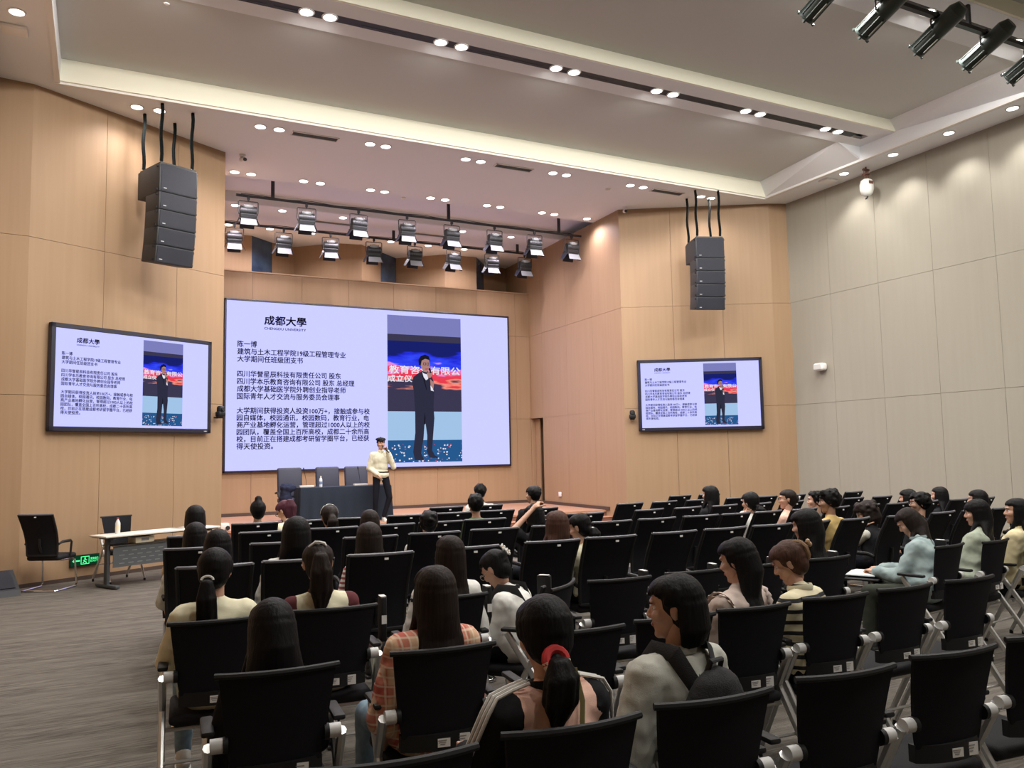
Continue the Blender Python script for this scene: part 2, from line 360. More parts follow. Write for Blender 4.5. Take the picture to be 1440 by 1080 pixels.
for i, y in enumerate((11.73, 9.4)): downlight(-1.06, y, H, ['round downlight in the ceiling margin at the upper left corner', 'round downlight in the ceiling margin nearer the camera'][i], 'downlights along the left margin', .8, 100)

# ------------------------------------------------------------------ ceiling fittings
def vent(x, y, w, label, z=H, ry=0):
    t = thing('air_vent', label, 'vent', (x, y, z), ry, 'long air grilles in the ceiling')
    m = MB(); m.box((0, .09, -.006), (w, .02, .02)); m.box((0, -.09, -.006), (w, .02, .02)); m.box((-w/2, 0, -.006), (.02, .2, .02)); m.box((w/2, 0, -.006), (.02, .2, .02)); m.build('frame', M_trimw, t, None)
    MB().box((0, 0, .0), (w, .18, .004)).build('backing', M_slot, t, None)
    for k in range(4): MB().box((0, -.06+.04*k, -.008), (w-.03, .022, .008), rotm(rx=rad(25))).build('slat', mat('vent_slat', (.35, .35, .37), .5), t, None)
vent(3.34, 14.25, .82, 'white slatted ceiling grille left of the coffer middle')
vent(7.33, 14.25, .82, 'slatted ceiling grille above the middle of the stage')
vent(11.15, 14.25, .82, 'slatted ceiling grille near the right loudspeaker stack')
vent(5.0, 19.5, 1.0, 'dark slatted grille behind the front stage light bar')
vent(7.6, 19.6, 1.0, 'dark slatted grille behind the right half of the stage bar')
for (x, y, lab, w) in ((13.86, 12.2, 'small white ceiling plate beside the beige wall', .32), (-1.12, 12.2, 'small white ceiling plate at the upper left', .3)):
    tag(MB().rbox((x, y, H-.025), (w, .24, .05), .01).build('ceiling_box', M_trimw), lab, 'fitting')
def cctv(x, y, rz, lab):
    t = thing('dome_camera', lab, 'camera', (x, y, H), rz)
    MB().lathe([(.0, 0), (.06, 0), (.06, -.03), (.03, -.04), (0, -.04)]).build('mount', M_trimw, t)
    MB().capsule((0, .03, -.08), (0, -.06, -.1), .045, .042).build('housing', M_trimw, t); MB().cyl((0, -.06, -.1), (0, -.108, -.115), .034, .032).build('lens', M_black, t)
cctv(2.31, 15.71, rad(20), 'white security camera on the ceiling above the left wall edge'); cctv(10.95, 15.6, rad(-20), 'white security camera at the top of the right wall corner')
for x, y, z, lab in ((.67, 11.26, 7.87, 'small white smoke detector in the coffer at left'), (9.81, 14.58, H, 'small ceiling detector near the coffer edge at right'), (5.94, 16.95, H, 'small ceiling detector above the stage lights')):
    tag(MB().lathe([(0, 0), (.055, 0), (.055, -.02), (.03, -.045), (0, -.045)], (x, y, z)).build('smoke_detector', M_trimw), lab, 'detector')

# hanging white fire extinguisher ball with brown clamp
t = thing('hanging_extinguisher', 'white hanging fire extinguisher pod near the beige wall ceiling', 'extinguisher', (13.95, 11.3, H))
MB().lathe([(0, -.62), (.05, -.61), (.11, -.56), (.135, -.47), (.135, -.36), (.11, -.29), (.05, -.25), (0, -.25)]).build('tank', mat('pod_white', (.8, .82, .78), .35), t)
m = MB(); m.cyl((0, 0, 0), (0, 0, -.27), .018); m.box((0, 0, -.06), (.16, .05, .03)); m.box((0, 0, -.15), (.1, .12, .03)); m.cyl((-.06, 0, -.03), (-.06, 0, -.22), .01); m.cyl((.06, 0, -.03), (.06, 0, -.22), .01); m.build('clamp', mat('rust_brown', (.16, .07, .05), .6), t)
MB().tube([(0, 0, -.61), (-.03, -.02, -.66), (-.09, -.03, -.69)], .014).build('nozzle', M_black, t)
MB().box((-.03, -.132, -.36), (.12, .006, .06)).build('mark', mat('rust_brown', (0, 0, 0)), t)

# ------------------------------------------------------------------ stage lighting
fl_steel = mat('lamp_housing', (.016, .018, .018), .45); fl_pale = mat('lamp_cap', (.22, .23, .22), .5); fl_leaf = mat('barn_leaf', (.19, .205, .205), .5); fl_leafd = mat('barn_leaf_inside', (.012, .014, .03), .6)
def stage_lamp(x, y, z, label, group):
    t = thing('stage_lamp', label, 'stage light', (x, y, z), rad(random.uniform(-6, 6)), group)
    m = MB(); m.cyl((0, 0, .03), (0, 0, -.07), .014); m.box((0, 0, -.01), (.05, .05, .07)); m.build('clamp', M_black, t)
    m = MB(); m.tube([(-.185, 0, -.36), (-.2, 0, -.3), (-.2, 0, -.09), (-.185, 0, -.075), (.185, 0, -.075), (.2, 0, -.09), (.2, 0, -.3), (.185, 0, -.36)], .011, 6); m.build('yoke', M_black, t)
    R = rotm(rx=rad(16))     # lamp looks down towards the stage back
    def tr(p): return np.array(p)@R.T+np.array((0, 0, -.29))
    m = MB(); m.tube([tr((-.165, 0, 0)), tr((.165, 0, 0))], .105, 14)
    for k in range(7): m.tube([tr((-.15+.05*k, 0, 0)), tr((-.14+.05*k, 0, 0))], .112, 14)
    m.rbox(tr((0, 0, -.09)), (.34, .23, .09), .015, 1, R); m.build('housing', fl_steel, t)
    m = MB(); m.ell(tr((0, -.01, .10)), (.125, .08, .055), R, 12)
    for k in range(5): m.ell(tr((-.1+.05*k, -.03, .115)), (.02, .05, .035), R, 7)
    m.build('cap', fl_pale, t)
    m = MB(); m.rbox(tr((0, 0, -.145)), (.36, .26, .03), .008, 1, R); m.build('gel_frame', fl_steel, t)
    v = np.array([tr((-.15, -.13, -.15)), tr((.15, -.13, -.15)), tr((.17, -.25, -.27)), tr((-.17, -.25, -.27))]); m = MB(); m.add(np.vstack([v, v+np.array((0, .003, .006))]), [(0, 1, 2, 3), (7, 6, 5, 4), (0, 4, 5, 1), (1, 5, 6, 2), (2, 6, 7, 3), (3, 7, 4, 0)]); m.build('barn_door', fl_leaf, t, None)
    MB().box(tr((0, .12, -.25)), (.30, .006, .22), R).build('barn_door', fl_leafd, t, None)
    for sx in (-1, 1):
        m = MB(); v = np.array([tr((sx*.17, -.11, -.15)), tr((sx*.17, .11, -.15)), tr((sx*.25, .09, -.30)), tr((sx*.25, -.09, -.30))]); m.add(np.vstack([v, v+np.array((sx*.006, 0, 0))]), [(0, 1, 2, 3), (7, 6, 5, 4), (0, 4, 5, 1), (1, 5, 6, 2), (2, 6, 7, 3), (3, 7, 4, 0)]); m.build('barn_door', fl_leafd, t, None)
    return t
def pipe_bar(name, x0, x1, y, z, rods, label, ztop):
    t = thing(name, label, 'light bar', (x0, y, z))
    MB().cyl((0, 0, 0), (x1-x0, 0, 0), .028).build('pipe', M_black, t)
    for r in rods: MB().box((r-x0, 0, (ztop-z)/2), (.07, .04, ztop-z)).build('rod', M_black, t, None)
    MB().tube([(q, .0+.01*math.sin(q*7), .035+.012*math.sin(q*5)) for q in np.arange(.1, x1-x0-.1, .15)], .008, 5).build('cable', M_black, t)
pipe_bar('lighting_bar', 2.45, 10.9, 17.5, 7.33, (3.2, 7.25, 10.25), 'black pipe of the front row of stage lamps', 7.8)
pipe_bar('lighting_bar', 2.3, 10.5, 19.6, 7.31, (2.9, 6.6, 10.15), 'black pipe of the rear row of stage lamps', 7.55)
b1 = [2.70, 3.92, 5.08, 6.22, 7.33, 8.45, 9.55, 10.62]
for i, x in enumerate(b1): stage_lamp(x, 17.5, 7.29, f'black stage lamp with barn doors, {ordn[i]} from left on the front bar', 'stage lamps on the front bar')
b2x = [2.72, 3.85, 4.98, 6.08, 7.17, 8.25, 9.37, 10.37]
for i, x in enumerate(b2x): stage_lamp(x, 19.6, 7.27, f'black stage lamp with barn doors, {ordn[i]} from left on the rear bar', 'stage lamps on the rear bar')
# ellipsoidal profile spots high above the audience
t = thing('spotlight_truss', 'dark pipe carrying the black profile spotlights near the upper right', 'light bar', (7.2, 6.72, 7.52))
MB().cyl((0, 0, 0), (6.9, 0, 0), .03).build('pipe', M_black, t); MB().box((3.4, 0, -.03), (6.4, .07, .035)).build('power_track', M_black, t, None)
for q in (.6, 3.3, 6.2): MB().box((q, 0, .2), (.05, .05, .4)).build('rod', M_black, t, None)
M_spotb = mat('profile_body', (.035, .05, .045), .38)
def profile(x, i):
    t = thing('profile_spotlight', f'black profile spotlight aimed at the stage, {ordn[i]} from the left', 'spotlight', (x, 6.72, 7.50), 0, 'profile spotlights above the audience')
    d = np.array((-.1, .89, -.45)); d /= np.linalg.norm(d); c = np.array((0, .0, -.20)); a, b, _ = frame(d)
    tip = c+d*.34; tail = c-d*.40
    m = MB(); m.cyl(tail+d*.1, c+d*.02, .125, .118, 12); m.cyl(tail, tail+d*.1, .08, .125, 12); m.build('lamp_house', M_spotb, t)
    m = MB(); m.cyl(c+d*.02, tip, .1, .1, 12)
    for k in range(8):
        an = k*PI/4; off = .104*(math.cos(an)*a+math.sin(an)*b); m.box(c+d*.18+off, (.015, .015, .32), np.column_stack([a, b, d]))
    m.build('barrel', M_spotb, t)
    m = MB(); m.cyl(tip-d*.03, tip, .115, .115, 12)
    for k in range(4): an = k*PI/2+.78; m.box(tip+.115*(math.cos(an)*a+math.sin(an)*b)+d*.01, (.03, .03, .03), np.column_stack([a, b, d]))
    m.build('lens_ring', M_spotb, t)
    MB().cyl(tip-d*.01, tip+d*.003, .09, .09, 16).build('lens', mat('dark_glass', (.05, .06, .06), .1), t)
    MB().box(c+d*.16-b*.118+a*.02, (.014, .006, .22), np.column_stack([a, b, d])).build('scale_strip', M_stick, t, None)
    m = MB(); m.tube([c+a*.13, c+a*.14+np.array((0, 0, .12)), (0, 0, -.02), c-a*.14+np.array((0, 0, .12)), c-a*.13], .012, 6); m.build('yoke', M_black, t)
    MB().box((0, 0, .0), (.05, .07, .09)).build('clamp', M_black, t, None); MB().tube([(0, 0, .02), (.08, .03, -.1), (.05, -.1, -.2), tuple(tail)], .009, 5).build('cable', M_black, t)
for i, x in enumerate((7.78, 8.76, 9.82, 10.84, 11.84, 12.86)): profile(x, i)

# ------------------------------------------------------------------ line arrays
M_cab = mat('cabinet_black', (.022, .024, .03), .55, bump=((200, 200, 200), .2))
def line_array(x, y, ang, mirror, label, straps, zt=6.53):
    """front face looks along local -Y"""
    t = thing('line_array', label, 'loudspeaker', (x, y, zt), ang)
    def cab(z1, h, w, d, y0, tilt):
        R = rotm(rx=tilt)
        def tr(x, y, z): return V_(0, y0, z1)+R@V_(x, y, z)
        o = MB().rbox(tr(0, d/2, -h/2), (w, d, h-.006), .010, 2, R).build('cabinet', M_cab, t)
        MB().box(tr(0, -.003, -h/2), (w-.05, .010, h-.04), R).build('grille', mat('grille_black', (.012, .014, .026), .6, bump=((500, 500, 500), .5)), o, None)
        MB().rbox(tr(-w*.36, -.012, -h+.06), (.05, .006, .014), .002, 1, R).build('badge', M_greyp, o, None)
        for sx in (-1, 1):
            for zz_ in (.04, h-.04): MB().box(tr(sx*(w/2+.012), .06, -zz_), (.024, .03, .03), R).build('rigging_pin', M_blackp, o, None)
    def V_(*a): return np.array(a, float)
    cab(0, .46, .64, .74, 0, 0)
    z = -.46; yy = 0.0
    for k in range(4):
        tl = rad(1.5+3*k); hh = .285; cab(z, hh, .64, .46, yy, tl); z -= hh*math.cos(tl); yy += hh*math.sin(tl)
    # hoist straps
    for sx, sy, hh in straps:
        lx, ly = sx*.26, sy
        MB().tube([(lx+.012*math.sin(q*9), ly, q) for q in np.linspace(.06, hh, 9)], .028, 7).build('hoist_chain_bag', mat('strap_black', (.006, .008, .008), .9, spec=.1, bump=((40, 40, 40), .6)), t)
        MB().lathe([(.0, 0), (.02, 0), (.028, .03), (.014, .06), (0, .06)], (lx, ly, 0), 8).build('shackle', M_chrome, t)
    MB().box((0, .36, .012), (.6, .7, .024)).build('top_frame', M_black, t, None)
line_array(1.06, 13.90, rad(23), 1, 'tall black loudspeaker stack hanging from the ceiling at left', ((-1, .08, 1.01), (1, .08, 1.01), (-1, .68, 1.01), (1, .68, 1.01)))
line_array(11.86, 13.72, rad(-21), -1, 'tall black loudspeaker stack hanging from the ceiling at right', ((-1, .08, 1.08), (1, .08, 1.08), (-1, .68, 1.08), (1, .68, 1.08)), 6.46)

# ------------------------------------------------------------------ slides
def text_mesh(s):
    c = bpy.data.curves.new('t', 'FONT'); c.body = s; c.size = 1; c.resolution_u = 2; o = bpy.data.objects.new('t', c); COL.objects.link(o)
    dg = bpy.context.evaluated_depsgraph_get(); me = bpy.data.meshes.new_from_object(o.evaluated_get(dg)); n = len(me.vertices)
    v = np.zeros(n*3); me.vertices.foreach_get('co', v); v = v.reshape(-1, 3); f = [tuple(p.vertices) for p in me.polygons]
    bpy.data.objects.remove(o); bpy.data.curves.remove(c); bpy.data.meshes.remove(me); return v, f
def place_text(mb, s, x0, x1, z0, z1, y=0, mi=0, bold=0):
    v, f = text_mesh(s); lo = v.min(0); hi = v.max(0)
    x = x0+(v[:, 0]-lo[0])/(hi[0]-lo[0])*(x1-x0); z = z0+(v[:, 1]-lo[1])/(hi[1]-lo[1]+1e-9)*(z1-z0)
    P = np.stack([x, np.full(len(x), y), z], 1)
    mb.add(P, f, mi)
    if bold:
        for dx, dz in ((bold, 0), (0, bold), (bold, bold)): mb.add(P+np.array((dx, -.0003, dz)), f, mi)
SW, SH = 7.72, 4.24; OX, OZ = 2.67, 5.73            # slide is laid out in big-screen metres, origin top left
def sx(x): return x-OX
def sz(z): return z-OZ
paras = [('陈一博', 4.72, 3.39), ('建筑与土木工程学院19级工程管理专业', 4.53, 5.64), ('大学期间任班级团支书', 4.345, 4.53),
 ('四川华誉星辰科技有限责任公司 股东', 3.97, 5.51), ('四川学本乐教育咨询有限公司 股东 总经理', 3.783, 5.87), ('成都大学基础医学院外聘创业指导老师', 3.597, 5.64), ('国际青年人才交流与服务委员会理事', 3.41, 5.48),
 ('大学期间获得投资人投资100万+，接触或参与校', 3.05, 6.28), ('园自媒体，校园通讯，校园数码，教育行业，电', 2.873, 6.26), ('商产业基地孵化运营，管理超过1000人以上的校', 2.696, 6.28), ('园团队，覆盖全国上百所高校，成都二十余所高', 2.519, 6.26), ('校，目前正在搭建成都考研留学圈平台，已经获', 2.342, 6.26), ('得天使投资。', 2.165, 3.80)]
tx = MB()
for s_, zt, x1 in paras: place_text(tx, s_, sx(2.93), sx(x1), sz(zt-.158), sz(zt), -.004, bold=.006)
place_text(tx, '成都大學', sx(3.57), sx(4.61), sz(5.15), sz(5.38), -.004, bold=.012); place_text(tx, 'CHENGDU UNIVERSITY', sx(3.57), sx(4.61), sz(5.03), sz(5.09), -.004, bold=.003)
slide_text = tx.mesh('slide_text', 0); slide_text.materials.append(mat('slide_ink', (.012, .012, .03), .9, spec=0))
# photograph on the slide: flat picture
PX0, PX1, PZ0, PZ1 = sx(6.78), sx(8.92), sz(1.60), sz(5.61); PW, PH = PX1-PX0, PZ1-PZ0
def pp(u, v, y): return (PX0+u*PW, y, PZ1-v*PH)
cols = [('pic_top', (.20, .21, .50)), ('pic_dark', (.045, .04, .085)), ('pic_pale', (.36, .55, .80)), ('pic_floor', (.02, .10, .27)), ('pic_suit', (.028, .028, .055)), ('pic_skin', (.42, .22, .2)), ('pic_white', (.8, .8, .9)), ('pic_hair', (.01, .01, .02)), ('pic_red', (.55, .05, .08))]
pm = [emis(n, c, 1.0) for n, c in cols]
ban = emis('pic_banner', (1, 0, 0), 1.0); N = ban.node_tree.nodes; L = ban.node_tree.links
tc = N.new('ShaderNodeTexCoord'); sp_ = N.new('ShaderNodeSeparateXYZ'); nz = N.new('ShaderNodeTexNoise'); nz.inputs['Scale'].default_value = 1; nz.inputs['Detail'].default_value = 3
mp = N.new('ShaderNodeMapping'); mp.inputs['Scale'].default_value = (1.0, 1, 4); mp.inputs['Rotation'].default_value = (0, rad(-14), 0); ad = N.new('ShaderNodeMath'); ad.operation = 'MULTIPLY_ADD'; rp = N.new('ShaderNodeValToRGB'); mr = N.new('ShaderNodeMapRange')
mr.inputs[1].default_value = PZ1-.50*PH; mr.inputs[2].default_value = PZ1-.17*PH
L.new(tc.outputs['Object'], sp_.inputs[0]); L.new(tc.outputs['Object'], mp.inputs[0]); L.new(mp.outputs[0], nz.inputs[0]); L.new(sp_.outputs[2], mr.inputs[0]); L.new(nz.outputs[0], ad.inputs[0]); ad.inputs[1].default_value = 1.0; L.new(mr.outputs[0], ad.inputs[2]); _m = N.new('ShaderNodeMath'); _m.operation = 'MULTIPLY'; _m.inputs[1].default_value = .80; L.new(ad.outputs[0], _m.inputs[0]); L.new(_m.outputs[0], rp.inputs[0])
cr = rp.color_ramp; cr.elements[0].position = .42; cr.elements[0].color = (.05, .04, .09, 1); cr.elements[1].position = 1; cr.elements[1].color = (.01, .015, .15, 1)
for p_, c_ in ((.49, (.95, .30, .22, 1)), (.55, (.8, .05, .07, 1)), (.71, (.85, .05, .12, 1)), (.76, (.8, .3, .75, 1)), (.80, (.04, .08, 1, 1)), (.92, (.02, .03, .75, 1))): e = cr.elements.new(p_); e.color = c_
cr.elements[-1].position = 1.0
L.new(rp.outputs[0], N['Emission'].inputs[0])
ph = MB()
def quad(u0, v0, u1, v1, y, mi): ph.add([pp(u0, v0, y), pp(u1, v0, y), pp(u1, v1, y), pp(u0, v1, y)], [(0, 1, 2, 3)], mi)
def poly(pts, y, mi, m=None): (m or ph).add([pp(u, v, y) for u, v in pts], [tuple(range(len(pts)))], mi)
quad(0, 0, 1, .14, -.004, 0); quad(0, .13, 1, .665, -.0045, 1); quad(0, .655, 1, .86, -.005, 2); quad(0, .85, 1, 1, -.0055, 3); quad(0, .175, 1, .505, -.006, 9)
for k in range(110):
    u, v = random.random(), .87+.125*random.random(); w = .008+.014*random.random()
    if .3 < u < .45 and v < .97: continue
    quad(u, v, min(1, u+w), min(.998, v+w*.45), -.007, random.choice((6, 6, 6, 8)))
photo = ph.mesh('slide_photo', 0)
for m_ in pm+[ban]: photo.materials.append(m_)
b_ = MB(); place_text(b_, '教育咨询有限公', PX0+.02*PW, PX0+.98*PW, PZ1-.40*PH, PZ1-.345*PH, -.0075, bold=.008); place_text(b_, '成立仪', PX0+.0*PW, PX0+.32*PW, PZ1-.455*PH, PZ1-.41*PH, -.0075, bold=.008)
btext = b_.mesh('banner_text', 0); btext.materials.append(pm[6])
fg = MB()
poly([(.345, .97), (.33, .93), (.36, .80), (.36, .66), (.345, .52), (.325, .46), (.34, .42), (.40, .395), (.47, .375), (.53, .375), (.58, .40), (.61, .44), (.625, .50), (.61, .62), (.62, .70), (.60, .82), (.585, .92), (.62, .955), (.66, .965), (.66, .975), (.55, .97), (.515, .93), (.52, .82), (.50, .74), (.485, .74), (.47, .84), (.435, .94), (.47, .975), (.47, .985), (.35, .985)], -.009, 4, fg)
poly([(.435, .30), (.45, .285), (.50, .28), (.55, .295), (.565, .33), (.555, .365), (.52, .385), (.475, .38), (.445, .35)], -.0095, 5, fg)
poly([(.415, .335), (.41, .30), (.44, .275), (.50, .262), (.555, .275), (.565, .30), (.50, .292), (.455, .305), (.44, .34)], -.010, 7, fg)
poly([(.46, .385), (.49, .395), (.53, .40), (.54, .43), (.51, .44), (.48, .42)], -.0098, 6, fg)
poly([(.52, .39), (.57, .375), (.60, .39), (.58, .42), (.54, .425)], -.0103, 5, fg); poly([(.565, .43), (.62, .455), (.61, .50), (.575, .49)], -.0102, 5, fg); poly([(.57, .475), (.60, .495), (.615, .515), (.575, .51)], -.0104, 6, fg)
for u0, u1 in ((.475, .51), (.52, .552)):
    for a_, b_, c_, d_ in ((u0, .318, u1, .321), (u0, .333, u1, .336), (u0, .318, u0+.006, .336), (u1-.006, .318, u1, .336)): poly([(a_, b_), (c_, b_), (c_, d_), (a_, d_)], -.0105, 7, fg)
poly([(.50, .36), (.54, .357), (.535, .365), (.505, .367)], -.0105, 8, fg); poly([(.545, .36), (.57, .352), (.585, .385), (.565, .392)], -.0108, 7, fg)
poly([(.455, .40), (.475, .395), (.52, .50), (.515, .51)], -.0096, 7, fg); poly([(.475, .74), (.49, .745), (.50, .70), (.487, .66)], -.0096, 7, fg)
figm = fg.mesh('pictured_man', 0)
for m_ in pm: figm.materials.append(m_)
M_led = emis('screen_glow', (.62, .635, 1.25), SCREEN_E)
def display(name, loc, rz, w, h, bez, label, depth=.08, cat='screen'):
    """loc = centre of the back of the frame; looks along local -Y"""
    t = thing(name, label, cat, loc, rz)
    m = MB()
    for (cx, cz, ww, hh) in ((0, h/2-bez/2, w, bez), (0, -h/2+bez/2, w, bez), (-w/2+bez/2, 0, bez, h), (w/2-bez/2, 0, bez, h)): m.rbox((cx, -depth/2, cz), (ww, depth, hh), min(.008, bez/4), 1)
    m.build('bezel', mat('screen_bezel', (.015, .014, .03), .35), t)
    MB().box((0, -depth/2+.01, 0), (w-.02, depth-.03, h-.02)).build('casing', M_black, t, None)
    iw, ih = w-2*bez, h-2*bez
    MB().box((0, -depth+.008, 0), (iw, .004, ih)).build('panel', M_led, t, None)
    k = ((iw)/SW, 1, (ih)/SH)
    for nm, me, par in (('slide_text', slide_text, 0), ('slide_photo', photo, 0)):
        o = bpy.data.objects.new(nm, me); COL.objects.link(o); o.parent = t; o.scale = k; o.location = (-iw/2, -depth+.004, ih/2)
        if nm == 'slide_photo':
            for n2, m2 in (('banner_text', btext), ('pictured_man', figm)): q = bpy.data.objects.new(n2, m2); COL.objects.link(q); q.parent = o
    return t
display('led_wall', (6.53, YB-.01, 3.61), 0, 7.74, 4.26, .05, 'huge wide presentation screen on the wall behind the stage', .09)
tvl = display('television', (.505, 14.80, 3.10), rad(30.2), 2.84, 1.65, .075, 'wide television on the left splayed wall showing the slide', .09)
tvr = display('television', (12.37, 14.87, 3.10), rad(-31), 2.84, 1.65, .075, 'wide television on the right splayed wall showing the slide', .09)
MB().box((1.3, -.092, -.79), (.06, .004, .012)).build('logo_strip', M_greyp, tvl, None); MB().box((-1.32, -.092, -.79), (.06, .004, .012)).build('logo_strip', M_greyp, tvr, None)
def ptz(x, y, z, rz, lab, mir=1):
    t = thing('tracking_camera', lab, 'camera', (x, y, z), rz)
    MB().rbox((0, -.06, -.06), (.10, .14, .03), .006).build('bracket', M_black, t); m = MB(); m.rbox((0, -.12, .0), (.15, .13, .10), .03, 3); m.build('base', M_blackp, t)
    m = MB(); m.rbox((0, -.12, .08), (.12, .12, .14), .045, 3); m.build('head', M_blackp, t); MB().cyl((0, -.17, .085), (0, -.205, .085), .035, .033).build('lens', M_black, t)
ptz(1.88, 15.58, 2.62, rad(30), 'dark dome camera beside the left television near the wall edge'); ptz(11.03, 15.68, 2.62, rad(-31), 'dark dome camera beside the right television')
t = thing('wall_speaker', 'small white speaker on the beige wall', 'speaker', (14.3, 12.98, 3.6), rad(-90))
MB().rbox((0, -.10, 0), (.27, .18, .17), .05, 3).build('casing', M_trimw, t); MB().box((0, -.192, 0), (.2, .006, .11)).build('grille', mat('pale_grille', (.6, .6, .58), .7), t, None)
tag(MB().rbox((11.0, 19.05, .72), (.012, .14, .12), .003).build('socket_plate', M_trimw), 'small white socket plate on the wall right of the stage', 'socket')
# exit sign low on the left wall
t = thing('exit_sign', 'green glowing exit sign low on the left wall', 'sign', (-.165, 14.415, .30), rad(30))
EW = .44; M_grn = emis('exit_green_dark', (.004, .05, .02), .8); M_gl = emis('exit_green', (.10, 1.0, .32), 1.3)
MB().rbox((0, -.012, 0), (EW+.02, .024, .17), .004).build('frame', M_blackp, t); MB().box((0, -.025, 0), (EW, .002, .15)).build('panel', M_grn, t, None)
m = MB(); m.add([(-.2, -.028, 0), (-.15, -.028, .04), (-.15, -.028, -.04)], [(0, 1, 2)]); m.box((-.115, -.028, 0), (.07, .001, .02)); m.build('arrow', M_gl, t, None)
m = MB()
for (a, c_, w_, h_) in ((-.0, .055, .13, .01), (0, -.055, .13, .01), (-.062, 0, .01, .12), (.062, 0, .01, .12)): m.box((a, -.028, c_), (w_, .001, h_))
m.add([(0+.014*math.cos(q), -.028, .03+.014*math.sin(q)) for q in np.arange(8)*PI/4], [tuple(range(8))])
for a, b in (((0, .012), (-.01, -.015)), ((-.01, -.015), (.02, -.03)), ((.02, -.03), (.015, -.05)), ((-.01, -.015), (-.035, -.04)), ((0, .008), (-.03, -.002)), ((0, .008), (.03, .0))): m.tube([(a[0], -.028, a[1]), (b[0], -.028, b[1])], .006, 4)
m.build('running_figure', M_gl, t, None)
m = MB(); place_text(m, '安全出口', .085, .205, .0, .035, -.028, bold=.002); place_text(m, 'EXIT', .085, .205, -.035, -.01, -.028, bold=.001); m.build('lettering', M_gl, t, None)
# wedge monitor
t = thing('floor_monitor', 'black wedge loudspeaker on the floor at the far left', 'loudspeaker', (-1.28, 13.35, 0), rad(20))
m = MB(); p = [(-.3, -.25, 0), (.3, -.25, 0), (.3, .2, 0), (-.3, .2, 0), (-.3, -.22, .08), (.3, -.22, .08), (.3, .12, .32), (-.3, .12, .32), (-.3, .2, .3), (.3, .2, .3)]
m.add(p, [(0, 3, 2, 1), (0, 1, 5, 4), (4, 5, 6, 7), (7, 6, 9, 8), (8, 9, 2, 3), (0, 4, 7, 8, 3), (1, 2, 9, 6, 5)]); m.build('cabinet', M_cab, t, None); MB().box((0, -.05, .212), (.5, .36, .01), rotm(rx=rad(35))).build('grille', MATS['grille_black'], t, None)

# ------------------------------------------------------------------ chairs
def proto_training():
    t = thing('training_chair', '', 'chair')
    def bp(u, v):       # backrest surface, v from bottom to top
        w = .345+.105*v**.8; x = (u-.5)*w; z = .585+.375*v
        y = .0-.03*v-.03*v*v - .035*(1-(2*u-1)**2)*(.6+.4*v)+.02
        return (x, y, z), (0, -1, .12)
    m = MB(); m.grid(bp, 10, 8, .016); m.build('backrest', M_mesh, t, 50)
    m = MB(); m.tube([np.array(bp(u, 1)[0])+np.array((0, -.003, .004)) for u in np.linspace(-.03, 1.03, 9)], .013, 8); m.build('top_rail', M_blackp, t)
    def bb(u, v):
        w = .36; x = (u-.5)*w; z = .53+.07*v; return (x, .035-.045*(1-(2*u-1)**2), z), (0, -1, 0)
    MB().grid(bb, 10, 2, .034).build('back_bar', M_blackp, t, 50)
    for cx, w, h in ((.085, .072, .052), (.0, .055, .036)):
        yb = .035-.045*(1-(2*(cx/.36+.5)-1)**2)-.019
        o = MB().box((cx, yb, .563), (w, .002, h), rotm(rz=rad(-5))).build('sticker', M_stick, t, None)
        m = MB()
        for k in range(3): m.box((cx-.006, yb-.0013, .563+h*(.28-.22*k)), (w*(.7-.15*k), .001, .003), rotm(rz=rad(-5)))
        if w > .06: m.box((cx+w*.28, yb-.0013, .555), (w*.28, .001, h*.4), rotm(rz=rad(-5)))
        m.build('print', M_ink, o, None)
    m = MB(); m.rbox((0, .255, .455), (.45, .44, .055), .024, 3); m.build('seat', M_seat, t)
    m = MB(); m.rbox((0, .25, .422), (.40, .36, .018), .006, 1); m.build('seat_pan', M_blackp, t)
    for sx in (-1, 1):
        m = MB(); m.cyl((sx*.205, .005, .69), (sx*.252, .005, .69), .029, .029, 14); m.build('hinge', M_greyp, t); m = MB(); m.cyl((sx*.185, .005, .69), (sx*.205, .005, .69), .032, .032, 14); m.build('hinge_cap', M_blackp, t)
        x = sx*.258
        m = MB(); m.tube([(x, .25, .70), (x, .21, .64), (x, -.07, .24), (x, -.21, .035)], [.017, .019, .016, .015], 8, flat=1.35); m.build('leg', M_silver, t)
        m = MB(); m.tube([(x-.0*sx, .01, .685), (x, .12, .48), (x, .36, .03)], [.021, .018, .014], 8, flat=1.2); m.build('leg', M_silver, t)
        m = MB(); m.cyl((x, .36, .0), (x, .36, .035), .018, .016, 8); m.cyl((x, -.20, 0), (x, -.20, .04), .018, .016, 8); m.build('glide', M_blackp, t)
        m = MB(); m.rbox((x, .17, .72), (.052, .23, .024), .01, 2); m.build('armrest', M_blackp, t)
    m = MB(); m.cyl((-.262, .10, .40), (.262, .10, .40), .012, .012, 8); m.cyl((-.262, -.02, .27), (.262, -.02, .27), .009, .009, 8); m.build('crossbar', M_silver, t)
    return t
def add_tablet(t):
    m = MB(); m.rbox((.322, .20, .84), (.035, .10, .26), .01, 2); o = m.build('folded_tablet', M_blackp, t)
    MB().box((.322, .149, .84), (.03, .002, .05)).build('sticker', M_stick, o, None); MB().box((.322, .20, .972), (.033, .07, .003)).build('cap', M_stick, o, None)
